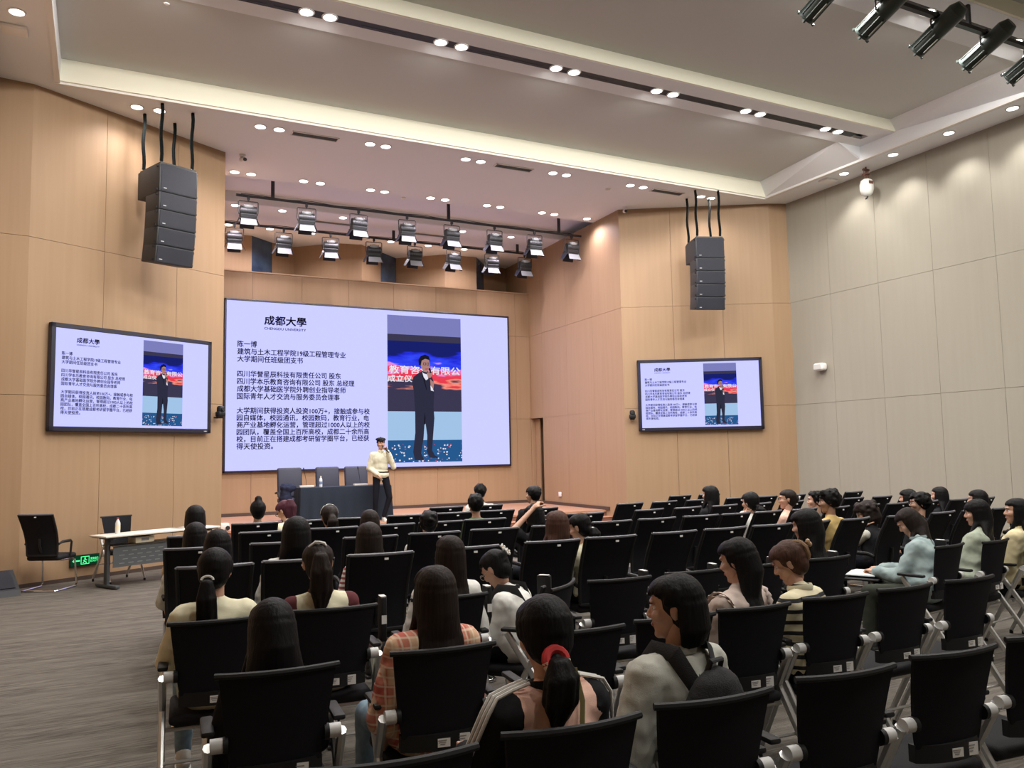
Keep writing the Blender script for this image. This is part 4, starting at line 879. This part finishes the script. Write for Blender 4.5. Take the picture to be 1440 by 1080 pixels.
MB().tube([f.neck+V(-.0+x, y, z) for x, y, z in ((.075, .05, .03), (.085, -.03, .045), (.06, -.10, -.03), (.02, -.148, -.14), (-.05, -.158, -.28), (-.10, -.14, -.40))], .017, 6, flat=.22, up=(0, 1, 0)).build('bag_strap', mat('strap_green', (.36, .38, .16), .7), f.t)
f = sit('p2', 'person in pale grey t-shirt wearing a black backpack, face turned to the left', 'the person with the black backpack', rz=10, male=1, hyaw=38, hpitch=4, arms=('down', 'down')); P2 = f
f.body().shirt(C['lgrey'], 'elbow', g=.022, wr=.020, loose=.014, collar=C['lgrey']).trousers(M_jean).face().hair('bob', HB, ears=1, grow=.006, side0=102)
f = sit('p3', 'woman seen from behind with long straight black hair draped over her chair', 'the long-haired woman in black', rz=0, hyaw=3, arms=('lap', 'lap'), hpitch=14)
f.body().shirt(C['black'], 'long', wr=.012).trousers().hair('long', HB, end=-.40, width=1.25, grow=.010)
f = sit('p6', 'woman in red plaid shirt with very long straight dark hair', 'the woman in the plaid shirt', rz=3, hyaw=5, arms=('down', 'lap'))
f.body().shirt(M_plaid, 'elbow', g=.018, wr=.02, loose=.018).trousers(M_blue, M_shoe).hair('long', HBR, end=-.50, width=1.05, grow=.006)
f = sit('p39', 'woman in frilly pale pink blouse with long black ponytail holding a phone', 'the woman in the frilly blouse', rz=14, hyaw=16, hpitch=14, arms=('phone', 'lap')); P39 = f
f.body(hands=(1, 0)).shirt(C['pale'], 'long', g=.02, wr=.024, loose=.012).trousers(M_jean).face().hair('long', HB, end=-.40, width=.72, grow=.006, side0=95)
for K, sx in (('L', -1), ('R', 1)):
    a = f.J['sh'+K]; m = MB()
    for r_, z_ in ((.085, .03), (.095, .0)): m.tube([a+V(sx*(.01+.02*abs(math.sin(t))), r_*math.cos(t)*1.0, r_*math.sin(t)*.9+z_-.02) for t in np.linspace(-.5, PI+.5, 25)], [.012+.006*math.sin(i*2.1) for i in range(25)], 6, flat=.4)
    m.build('frill', C['pale'], f.t)
f = sit('p40', 'woman in cream jumper with black stripes, brown hair held by a beige claw clip', 'the woman in the striped jumper', rz=20, hyaw=22, hpitch=28, arms=('desk', 'lap'))
f.body().shirt(M_stripe, 'long', g=.02, wr=.012, loose=.01, collar=C['cream']).trousers(M_jean).face().hair('bun', HR, tie=(.0, -.105, .05), ears=1, grow=.006)
m = MB(); m.tube([f.hp(*p) for p in ((-.01, -.085, .105), (-.02, -.118, .085), (-.02, -.138, .04), (-.01, -.128, -.01), (0, -.112, -.03))], [.006, .009, .010, .009, .006], 6, flat=1.6); m.ell(f.hp(.02, -.16, .06), (.018, .014, .018), n=8); m.ell(f.hp(.035, -.162, .04), (.016, .014, .016), n=8); m.build('claw_clip', mat('clip_beige', (.42, .27, .16), .5), f.t)
# third row
f = sit('p4', 'woman in cream t-shirt with low black ponytail at the row end', 'the woman in the cream t-shirt', rz=-4, hyaw=-12, hpitch=12, arms=('desk', 'lap'), knee=.02)
f.body().shirt(C['cream'], 'elbow', g=.02, wr=.02, loose=.014).trousers(M_blue, M_shoe).hair('pony', HB, tie=(-.02, -.105, -.055), tail=.34, tailw=1.05, grow=.006); MB().tube([f.hp(.03*math.cos(t)-.02, -.118, .02*math.sin(t)-.05) for t in np.linspace(0, PI, 8)], .007, 6).build('hair_tie', C['white'], f.t)
f = sit('p5', 'woman in cream shirt with maroon sleeves and ponytail pinned with white bow clip', 'the woman with maroon sleeves', rz=-2, hyaw=-4, hpitch=6, arms=('lap', 'lap'))
f.body().shirt(C['cream'], 'long', g=.016, wr=.014, sleeve_mat=C['maroon'], loose=.008, collar=C['maroon']).trousers().hair('pony', HBR, tie=(0, -.095, .055), tail=.36, tailw=1.25, ears=1, fringe=1)
MB().tube([f.hp(*p) for p in ((-.055, -.06, .10), (-.02, -.075, .125), (.0, -.085, .125), (.03, -.075, .115), (.04, -.085, .10))], [.006, .009, .007, .010, .005], 6).build('hair_clip', C['white'], f.t)
f = sit('p7', 'woman in white shirt with long dark hair behind the plaid shirt', 'the long-haired woman in white', rz=4, hyaw=4, arms=('down', 'down'))
f.body().shirt(C['white'], 'elbow', g=.02, wr=.02, loose=.014).trousers().hair('long', HBR, end=-.44, width=.95)
f = sit('p8', 'person bent forward in white shirt with black backpack and two flower hair clips', 'the person with flower hair clips', rz=42, hyaw=-8, hpitch=38, arms=('desk', 'desk')); P8 = f
f.body().shirt(C['white'], 'long', g=.022, wr=.022, loose=.014, collar=C['black']).trousers().face(M_silver).hair('bun', HB, tie=(.0, -.095, .04), ears=1)
for p in ((.02, -.128, .085), (.035, -.132, .045)):
    o = MB().ell(f.hp(*p), .009, n=8).build('flower_clip', mat('clip_beige', (0, 0, 0)), f.t); m = MB()
    for k in range(5): an = k*2*PI/5; m.ell(f.hp(p[0]+.017*math.cos(an), p[1]-.002, p[2]+.017*math.sin(an)), (.011, .007, .011), n=7)
    m.build('petals', C['white'], o)
f = sit('p30', 'woman with loose long black hair and black top, beyond the striped jumper', 'the woman in black beyond the striped jumper', rz=20, hyaw=14, hpitch=10)
f.body().shirt(C['black'], 'long').trousers().hair('long', HB, end=-.42, width=1.1, grow=.012)
f = sit('p38', 'woman in light denim jacket bending over a notebook with her hair loose', 'the woman in the denim jacket', rz=26, hyaw=18, hpitch=36, arms=('desk', 'desk')); P38 = f
f.body(hands=(1, 1)).shirt(C['denim'], 'long', g=.022, wr=.022, loose=.014, collar=C['denim'], name='jacket').trousers(cl('cloth_olive', (.04, .045, .035))).face().hair('long', HBR, end=-.34, width=.95)
f = sit('p36', 'woman in sage jacket with very long black hair by the right edge', 'the woman in the sage jacket', rz=22, hyaw=18, hpitch=8, arms=('phone', 'desk'))
f.body().shirt(C['sage'], 'long', g=.02, wr=.022, loose=.012, name='jacket').trousers().face().hair('long', HB, end=-.48, width=1.05, fringe=2)
f = sit('p37', 'woman in pale yellow jacket cut by the right picture edge', 'the woman in the pale yellow jacket', rz=22, hyaw=26, hpitch=0)
f.body().shirt(C['butter'], 'long', g=.02, wr=.02, loose=.012, collar=C['butter'], name='jacket').trousers().face().hair('long', HB, end=-.2, width=.8, ears=1)
# fourth row
f = sit('p14', 'person with smooth black bob in the fourth row near the aisle', 'the person with the black bob', rz=-3, hyaw=0); f.body().shirt(C['black'], 'long').trousers().hair('bob', HB, grow=.006)
f = sit('p18', 'woman wrapped in long loose black hair, white short sleeve with black trim', 'the woman with white black-trimmed sleeves', rz=-3, hyaw=2, arms=('down', 'lap')); f.body().shirt(C['white'], 'elbow', g=.018, loose=.012).trousers().hair('long', HB, end=-.40, width=1.35, grow=.016)
f = sit('p20', 'woman in white vest over red striped sleeves with long dark hair', 'the woman with striped sleeves', rz=0, hyaw=0, arms=('down', 'down')); f.body().shirt(C['white'], 'none', sleeve_mat=None).trousers().hair('long', HBR, end=-.46, width=1.25, grow=.01)
for K in 'LR': m = MB(); a, b = f.J['sh'+K], f.J['el'+K]; m.capsule(a, a+(b-a)*.9, .058, .058, 12); f.job('sleeve', m, M_stripe2, sm=3)
f = sit('p9', 'woman with long straight brown hair covering her back, beside the raised arm', 'the woman with long brown hair', rz=4, hyaw=6); f.body().shirt(C['white'], 'elbow').trousers().hair('long', HR, end=-.42, width=1.15, grow=.008)
f = sit('p11', 'person with low ponytail and white hair tie looking left, cream top', 'the person with the white hair tie', rz=10, hyaw=24, hpitch=20, arms=('desk', 'desk')); f.body().shirt(C['cream'], 'long', g=.018).trousers().face().hair('pony', HB, tie=(0, -.095, -.045), tail=.20, tailw=1.1, ears=1); MB().ell(f.hp(0, -.122, -.045), (.02, .012, .014), n=8).build('hair_tie', C['white'], f.t)
f = sit('p29', 'man in mustard t-shirt with short black hair turned left', 'the man in the mustard t-shirt', rz=14, male=1, skin=M_skin2, hyaw=32, hpitch=6); f.body().shirt(C['yellow'], 'short', g=.016).trousers().face().hair('male', HB, grow=.010)
f = sit('p31', 'person with curly black hair leaning chin on hand, black top over white sleeve', 'the curly-haired person', rz=14, hyaw=30, hpitch=16, arms=('chin', 'lap')); f.body(hands=(1, 0)).shirt(C['black'], 'none').trousers().face(M_silver).hair('bob', HBR, wob=.008, grow=.012)
for K in 'LR': m = MB(); m.chain([f.J['sh'+K], f.J['el'+K], f.J['wr'+K]*.9+f.J['el'+K]*.1], [.062, .056, .044], 12); f.job('sleeve', m, C['lgrey'] if K == 'L' else C['black'], sm=3, wr=.016)
f = sit('p33', 'man in black t-shirt and glasses behind the denim jacket', 'the man with glasses in black', rz=18, male=1, hyaw=34, skin=M_skin, arms=('lap', 'lap')); f.body().shirt(C['black'], 'elbow', g=.02).trousers().face(M_blackp).hair('male', HB, grow=.008)
f = sit('p35', 'woman with black hair behind the sage jacket near the beige wall', 'the woman behind the sage jacket', rz=16, hyaw=10); f.body().shirt(C['black'], 'long').trousers().hair('long', HB, end=-.36, width=1.1)
# fifth row
f = sit('p13', 'person with smooth black hair and grey patterned sleeve at the left end', 'the person with the grey sleeve', rz=-3, hyaw=0, arms=('down', 'lap')); f.body().shirt(C['lgrey'], 'elbow', g=.02, loose=.012).trousers().hair('bob', HB, grow=.01)
f = sit('p19', 'person with dark hair in front of the striped sleeves woman, navy top', 'the person in the navy top', rz=0); f.body().shirt(C['black'], 'long').trousers().hair('long', HBR, end=-.28)
f = sit('p21', 'boy with short black hair in a white shirt, seen from behind', 'the boy in the white shirt', rz=-2, male=1, hyaw=-4); f.body().shirt(C['white'], 'elbow', g=.018).trousers().hair('male', HB)
f = sit('p10', 'woman in black t-shirt with her left hand raised to her head', 'the woman with the raised arm', rz=6, hyaw=24, hpitch=8, arms=((-.36, .10, 1.03), (-.06, .05, 1.29)))  if False else None
row, x = SEAT['p10']; f = Fig('woman in black t-shirt with her bare left hand raised to her head', (x, ROWS[row]+.09, 0), rad(6), 1); f.seated(1.282, -2, side=-.03, hyaw=24, hpitch=8, arms=(((-.37, .06, 1.04), (-.115, .05, 1.255)), 'lap')); WHO['p10'] = 'the woman with the raised arm'
f.body(hands=(1, 0)).shirt(C['black'], 'short', g=.018).trousers().face().hair('long', HB, end=-.2, width=.9, ears=1); MB().tube([f.hp(.088*math.sin(t), -.01, .04+.09*math.cos(t)) for t in np.linspace(-1.4, 1.4, 11)], .006, 6).build('hairband', M_blackp, f.t)
f = sit('p26', 'person in white jacket with bob hair resting head on hand', 'the person in the white jacket', rz=6, hyaw=6, hpitch=6, arms=('chin', 'lap')); f.body(hands=(1, 0)).shirt(C['white'], 'long', g=.02, wr=.02, loose=.01, name='jacket').trousers().hair('pony', HB, tie=(0, -.09, -.05), tail=.16, tailw=1.3, grow=.004)
f = sit('p27', 'woman in peach shirt with brown hair clipped up by a white clip', 'the woman in the peach shirt', rz=12, hyaw=40, arms=('lap', 'lap')); f.body().shirt(C['pink'], 'elbow', g=.02, loose=.01).trousers().face(M_blackp).hair('bun', HBR, tie=(0, -.10, .0), ears=1); MB().tube([f.hp(.02*math.cos(t), -.145, .02+.02*math.sin(t)) for t in np.linspace(0, 5, 9)], .006, 6).build('hair_clip', C['white'], f.t)
f = sit('p28', 'man with short black hair just beyond the mustard t-shirt', 'the man beyond the mustard t-shirt', rz=12, male=1, hyaw=36); f.body().shirt(C['grey'], 'short').trousers().face().hair('male', HB, grow=.004)
f = sit('p32', 'person with black hair beyond the man with glasses, left of two', 'the person beyond the man with glasses', rz=14, hyaw=16); f.body().shirt(C['black'], 'long').trousers().hair('bob', HB, grow=.008)
f = sit('p34', 'woman with long black hair against the beige wall, farthest right in her row', 'the woman against the beige wall', rz=14, hyaw=10); f.body().shirt(C['black'], 'long').trousers().hair('long', HB, end=-.34, width=1.2)
# front rows
f = sit('p12', 'person with black bob and beige sleeves at the far left end', 'the person with beige sleeves', rz=-4, arms=('down', 'lap')); f.body().shirt(C['beige'], 'long', g=.022, loose=.014).trousers().hair('bob', HB, grow=.006)
f = sit('p17', 'woman with dark hair tied back wearing a thin headband', 'the woman with the headband', rz=0); f.body().shirt(C['black'], 'long').trousers().hair('pony', HBR, tie=(0, -.10, .02), tail=.22, tailw=1.2, ears=1); MB().tube([f.hp(.094*math.sin(t), -.012, .04+.094*math.cos(t)) for t in np.linspace(-1.6, 1.6, 13)], .004, 6).build('headband', M_silver, f.t)
f = sit('p23', 'man in green t-shirt with a dark blue cap of hair', 'the man in the green t-shirt', rz=-6, male=1, hyaw=-4); f.body().shirt(C['green'], 'elbow', g=.02).trousers().hair('male', HB)
f = sit('p25', 'woman in black with long black hair and pale forearm on the armrest', 'the woman in black with the bare forearm', rz=10, hyaw=16, arms=('desk', 'lap')); f.body().shirt(C['black'], 'elbow', g=.02).trousers().hair('long', HB, end=-.40, width=1.15, grow=.006)
f = sit('p15', 'person with a small topknot bun and cream collar before the stage', 'the person with the topknot', rz=-2); f.body().shirt(C['cream'], 'long').trousers().hair('bun', HB, tie=(0, -.03, .135))
f = sit('p16', 'woman with reddish brown high ponytail and glasses reading, cream hood', 'the woman with the reddish ponytail', rz=6, hyaw=38, hpitch=34, arms=('desk', 'desk')); f.body().shirt(C['cream'], 'long', g=.02, hood=1, loose=.012).trousers().face(M_blackp).hair('pony', HP, tie=(0, -.105, .07), tail=.32, tailw=1.3, ears=1)
f = sit('p24', 'person in black with short black hair near the steps, front rows', 'the person in black near the steps', rz=2, male=1, hyaw=24); f.body().shirt(C['black'], 'long').trousers().hair('male', HB)
f = sit('p22', 'man in white shirt with short hair in the very front row', 'the man in white in the front row', rz=-2, male=1, hyaw=-14); f.body().shirt(C['white'], 'long', g=.022).trousers().hair('male', HB)
# ------------------------------------------------------------------ speaker on the stage
SPX, SPY, SZ = 5.55, 17.05, .43
f = Fig('man standing on stage in pale shirt, black trousers and flat cap speaking into a microphone', (5.42, SPY, SZ), rad(176), 1, 1)
f.standing(1.775, hyaw=4, hpitch=2); J = f.J
for K, sx in (('L', -1), ('R', 1)): J['sh'+K] = f.neck-V(0, 0, .075)+V(sx*.175, 0, 0)
J['elR'] = J['shR']+V(.07, -.03, -.28); J['wrR'] = J['elR']+V(-.14, .17, -.13)
J['elL'] = J['shL']+V(-.09, .06, -.26); J['wrL'] = f.Hc+V(-.10, .14, -.14)
J['hpR'] = f.hip+V(.09, 0, -.03); J['knR'] = V(.12, .03, .50); J['anR'] = V(.12, -.02, .09); J['hpL'] = f.hip+V(-.09, 0, -.03); J['knL'] = V(-.17, .08, .50); J['anL'] = V(-.06, .02, .09)
f.body(hands=(1, 1)); f.shirt(cl('cloth_pale_yellow', (.62, .60, .46)), 'long', g=.014, wr=.016, loose=.008, collar=C['cream']); f.trousers(M_jean, M_shoe); f.face(); f.hair('short', HB, ears=1)
m = MB(); m.ell(f.hp(0, -.015, .098), (.108, .128, .042), f.HR, 18); m.ell(f.hp(0, .095, .075), (.07, .05, .016), f.HR, 14); m.ell(f.hp(0, -.01, .14), .012, n=8); m.build('flat_cap', C['black'], f.t, 80)
m = MB(); m.tube([f.hip+V(.17*math.cos(t), .125*math.sin(t), .07) for t in np.linspace(0, 2*PI, 21)], .016, 6, caps=False); m.build('belt', M_blackp, f.t)
mic = thing('microphone', 'black handheld microphone in the stage speaker hand', 'microphone', (5.42, SPY, SZ), rad(176))
p0 = f.J['wrL']+V(.02, .06, .00); p1 = f.hp(-.01, .125, -.055); MB().cyl(p0-(p1-p0)*.6, p1-(p1-p0)*.15, .013, .018, 10).build('handle', M_blackp, mic); MB().ell(p1, .026, n=10).build('grille_head', M_black, mic)
finish_people()
# ------------------------------------------------------------------ things held or worn
def backpack(fig, label, sc=1.0, drop=0):
    t = thing('backpack', label, 'backpack', tuple(fig.t.location), fig.t.rotation_euler.z)
    ax = fig.hip+(fig.neck-fig.hip)*.55; R = rotm(rx=-math.atan2(fig.up[1], fig.up[2])); c = ax+V(0, -.205, -.02+drop)
    items = MB(); items.ell(c+V(0, .01, .05), (.148*sc, .075, .165*sc), R, 16); items.ell(c+V(0, .0, -.10), (.158*sc, .088, .15*sc), R, 16); items.rbox(c+V(0, .01, -.04), (.26*sc, .12, .26*sc), .03, 2, R)
    me = remesh_batch([(items, .012, 5, .012)])[0]; me.polygons.foreach_set('use_smooth', [True]*len(me.polygons)); link('pack', me, mat('backpack_cloth', (.016, .016, .018), .8, bump=((200, 200, 200), .3)), t)
    MB().rbox(c+V(.02, -.083, .03), (.03, .004, .012), .001, 1, R).build('zip_pull', M_greyp, t)
    for K, sx in (('L', -1), ('R', 1)):
        s_ = fig.neck; P = [c+V(sx*.04, .03, .17), s_+V(sx*.065, -.130, -.08), s_+V(sx*.10, -.07, .022), s_+V(sx*.105, .02, .028), s_+V(sx*.12, .115, -.09), s_+V(sx*.15, .12, -.22), c+V(sx*.16, .08, -.12)]
        MB().tube(P, [.02, .03, .034, .034, .03, .018, .014], 8, flat=.2, up=(sx, 0, .2)).build('shoulder_strap', MATS['backpack_cloth'], t)
    MB().tube([c+V(-.035, .01, .195), c+V(-.03, -.005, .235), c+V(.03, -.005, .235), c+V(.035, .01, .195)], .008, 7, flat=1.4).build('handle', MATS['backpack_cloth'], t)
    return t
backpack(P2, 'black backpack worn by the person in the pale grey t-shirt'); backpack(P8, 'black backpack worn by the person with flower hair clips', .85, -.03)
def attach(fig, p): return tuple(np.array(fig.t.matrix_basis.to_3x3())@np.array(p)+np.array(fig.t.location))
bpy.context.view_layer.update()
w_ = P39.J['wrL']+V(.02, .09, .05); t = thing('phone', 'phone with pale blue screen held by the woman in frilly blouse', 'phone', attach(P39, w_), P39.t.rotation_euler.z)
R = rotm(rx=rad(-38), ry=rad(-10)); MB().rbox((0, 0, .03), (.074, .008, .155), .003, 2, R).build('case', M_blackp, t); MB().box(V(0, 0, .03)+R@V(0, -.0048, 0), (.068, .001, .146), R).build('display', emis('phone_glow', (.25, .38, .72), .9), t, None)
w_ = (P38.J['wrL']+P38.J['wrR'])/2+V(.0, .12, -.035); t = thing('notebook', 'open notebook under the hands of the woman in the denim jacket', 'notebook', attach(P38, w_), P38.t.rotation_euler.z)
for sx in (-1, 1): MB().rbox((sx*.09, 0, .006), (.178, .24, .012), .003, 1, rotm(ry=rad(4*sx))).build('page_block', C['white'], t); 
MB().rbox((0, 0, -.004), (.37, .25, .006), .002, 1).build('cover', C['lblue'], t)
t = thing('writing_tablet', 'black fold-out writing tablet under the open notebook', 'tablet arm', attach(P38, w_-V(0, 0, .03)), P38.t.rotation_euler.z); MB().rbox((-.02, -.02, 0), (.46, .30, .018), .008, 2).build('board', M_blackp, t); MB().tube([(-.2, -.1, -.01), (-.26, -.16, -.16), (-.27, -.25, -.35)], .014, 7).build('arm', M_silver, t)
# ------------------------------------------------------------------ furniture round the stage
t = thing('stage_table', 'long table on the stage under a black cloth', 'table', (4.78, 17.72, SZ))
def cloth(u, v):
    return None
m = MB(); n_ = 60; top = .752; per = []
hw, hd = .98, .32
pts = [(-hw, -hd), (hw, -hd), (hw, hd), (-hw, hd)]; ring = []
for i in range(4):
    a, b = np.array(pts[i]), np.array(pts[(i+1) % 4]); k_ = 40 if i % 2 == 0 else 14
    for j in range(k_): ring.append(a+(b-a)*j/k_)
ring = np.array(ring); rings = []
for z, g_ in ((top, -.01), (top-.004, .004), (top-.03, .01), (.5, .014), (.25, .022), (.012, .03)):
    w_ = (top-z)*.025; rr = []
    for i, p in enumerate(ring):
        nrm = p/np.array((hw, hd)); nrm = nrm/np.abs(nrm).max(); rr.append((p[0]+nrm[0]*(g_+w_*math.sin(i*1.3)), p[1]+nrm[1]*(g_+w_*math.sin(i*1.3+.5)), z))
    rings.append(rr)
m.loft(rings, True); m.build('cloth_top', mat('black_tablecloth', (.008, .016, .030), .9, bump=((30, 30, 30), .3)), t, 50)
for sx in (-1, 1):
    for sy in (-1, 1): MB().box((sx*.9, sy*.26, .37), (.04, .04, .74)).build('leg', M_black, t, None)
def stage_chair(x, lab):
    t = thing('conference_chair', lab, 'chair', (x, 18.45, SZ), PI, 'chairs behind the stage table'); lm = mat('dark_leather', (.028, .032, .055), .6)
    MB().rbox((0, .0, .84), (.54, .10, .66), .045, 3, rotm(rx=rad(8))).build('backrest', lm, t); MB().rbox((0, .26, .46), (.55, .52, .11), .04, 3).build('seat', lm, t)
    for sx in (-1, 1):
        MB().tube([(sx*.30, .0, .62), (sx*.31, .28, .64), (sx*.29, .42, .50)], .024, 8).build('armrest', M_blackp, t); MB().tube([(sx*.24, .45, .42), (sx*.26, .5, .03), (sx*.26, .02, .016)], .014, 7).build('leg', M_chrome, t)
    MB().tube([(-.26, .02, .016), (.26, .02, .016)], .014, 7).build('floor_bar', M_chrome, t)
stage_chair(3.78, 'dark padded chair behind the stage table, leftmost'); stage_chair(4.62, 'dark padded chair behind the water bottle'); stage_chair(5.28, 'dark padded chair behind the right end of the stage table')
def bottle(x, y, z, lab, kind=0):
    t = thing('water_bottle', lab, 'bottle', (x, y, z)); mt = mat('clear_plastic', (.72, .76, .8), .15, spec=.7) if kind == 0 else mat('milk_plastic', (.72, .70, .66), .4)
    MB().lathe([(0, 0), (.032, 0), (.034, .01), (.034, .06), (.030, .09), (.034, .12), (.034, .15), (.022, .185), (.013, .2), (.013, .212), (0, .212)], n=18).build('bottle_body', mt, t)
    MB().lathe([(0, .212), (.016, .212), (.016, .232), (0, .233)], n=14).build('cap', C['white'] if kind == 0 else mat('cap_red', (.3, .05, .05), .5), t); MB().lathe([(.0345, .055), (.0352, .055), (.0352, .115), (.0345, .115)], n=18).build('label', mat('bottle_label', (.18, .25, .42), .6) if kind == 0 else mat('label_cream', (.75, .68, .5), .6), t)
bottle(4.25, 17.55, SZ+.753, 'clear water bottle on the black stage table')
def gooseneck(x, lab):
    t = thing('table_microphone', lab, 'microphone', (x, 17.55, SZ+.753)); MB().rbox((0, 0, .022), (.30, .13, .042), .01, 2).build('base', mat('mic_base', (.62, .6, .58), .5), t)
    MB().tube([(0, .02, .04), (-.01, .02, .16), (-.05, -.02, .32), (-.07, -.05, .36)], .005, 6).build('gooseneck', M_black, t); MB().capsule((-.07, -.05, .36), (-.08, -.065, .41), .013, .013).build('capsule', M_black, t)
gooseneck(3.95, 'gooseneck microphone on the left of the stage table'); gooseneck(5.12, 'gooseneck microphone on the right of the stage table')
t = thing('draped_bag', 'dark draped bundle at the left corner of the stage table', 'bag', (3.52, 17.6, SZ)); m = MB(); m.ell((0, 0, .42), (.13, .16, .42)); m.ell((.05, 0, .75), (.17, .15, .1)); m.capsule((-.06, 0, .82), (.14, 0, .78), .03, .03)
me = remesh_batch([(m, .018, 3, .05)])[0]; me.polygons.foreach_set('use_smooth', [True]*len(me.polygons)); link('bundle', me, cl('cloth_navy', (.02, .025, .05)), t)
t = thing('stage_box', 'small white box with black knob at the left stage edge', 'box', (2.17, 16.95, SZ)); MB().rbox((0, 0, .07), (.26, .2, .13), .01).build('case', M_trimw, t); MB().cyl((.1, -.1, .05), (.1, -.13, .05), .04).build('knob', M_black, t)
# folding desk at the left wall
t = thing('folding_desk', 'long white-topped folding desk with dark perforated modesty panel', 'desk', (.83, 13.62, 0), rad(28))
L2 = .93; dsk = mat('desk_dark', (.05, .055, .06), .5)
MB().rbox((0, 0, .742), (2*L2, .46, .026), .006, 2).build('desktop', mat('desk_white', (.72, .68, .60), .4), t); MB().box((0, -.0, .722), (2*L2-.06, .40, .012)).build('under_frame', M_black, t, None)
for sx in (-1, 1):
    m = MB(); m.rbox((sx*.78, .0, .38), (.05, .09, .68), .01); m.build('leg', dsk, t); m = MB(); m.rbox((sx*.78, -.02, .035), (.07, .56, .045), .015, 2); m.build('foot', dsk, t); m = MB(); m.rbox((sx*.78, 0, .705), (.05, .38, .03), .006); m.build('arm', dsk, t)
pn = MB().box((0, -.10, .44), (1.5, .006, .30)).build('modesty_panel', mat('panel_grey', (.075, .08, .085), .5), t, None)
m = MB()
for r in range(4):
    for k in range(10): m.rbox((-.62+.138*k+(.05 if r % 2 else 0), -.104, .34+.058*r), (.08, .003, .012), .001, 1)
tag(m.build('perforations', mat('perf_light', (.17, .18, .18), .5), pn), kind='stuff')
MB().box((-.02, .02, .60), (1.5, .3, .01)).build('shelf', M_black, t, None)
def on_desk(x, y): c, s_ = math.cos(rad(28)), math.sin(rad(28)); return (.83+x*c-y*s_, 13.62+x*s_+y*c)
bx, by = on_desk(-.60, .06); bottle(bx, by, .7555, 'white drink bottle with red cap on the left desk', 1)
for i, (x, y, r, w) in enumerate(((-.28, .02, 8, .21), (-.08, .0, -12, .21), (.38, .05, 20, .15))):
    px, py = on_desk(x, y); tag(MB().box((px, py, .7565+.001*i), (w, w*1.3, .0015), rotm(rz=rad(28+r))).build('paper_sheet', C['white'] if i < 2 else C['grey'], None, None), ['white paper sheet near the drink bottle on the desk', 'white paper sheet at the middle of the left desk', 'small grey leaflet towards the right end of the desk'][i], 'paper')
px, py = on_desk(-.28, -.02); t = thing('paper_bag', 'pale folded paper bag on the shelf under the desk', 'bag', (px, py, .606), rad(30)); MB().rbox((0, 0, .045), (.3, .2, .09), .012).build('bag_body', mat('label_cream', (0, 0, 0)), t); MB().box((0, -.101, .05), (.12, .002, .04)).build('print', M_ink, t, None)
o = copy_tree(VC); o.location = (-.70, 13.42, 0); o.rotation_euler = (0, 0, rad(-28)); tag(o, 'black mesh visitor chair standing alone at the far left by the wall', 'chair')
o = copy_tree(TC); px, py = on_desk(-.28, .64); o.location = (px, py, 0); o.rotation_euler = (0, 0, rad(24+180)); tag(o, 'black folding chair tucked behind the white-topped desk', 'chair')
for r, x, y, who, i, n_ in seatinfo:
    pr = VC if r in 'DEFGH' else (TT if r == 'C' else TC)
    kind = 'tall-backed mesh chair' if pr is VC else 'black folding training chair'
    lab = f'empty {kind}, {ordn[i]} from the left in the {rown[r]}'
    if who: lab = f'{kind} under {WHO.get(who,"")}'
    place_chair(pr, x+XO.get(who, 0), y, rad(42) if who == 'p8' else seat_rz(x), lab, f'chairs in the {rown[r]}')
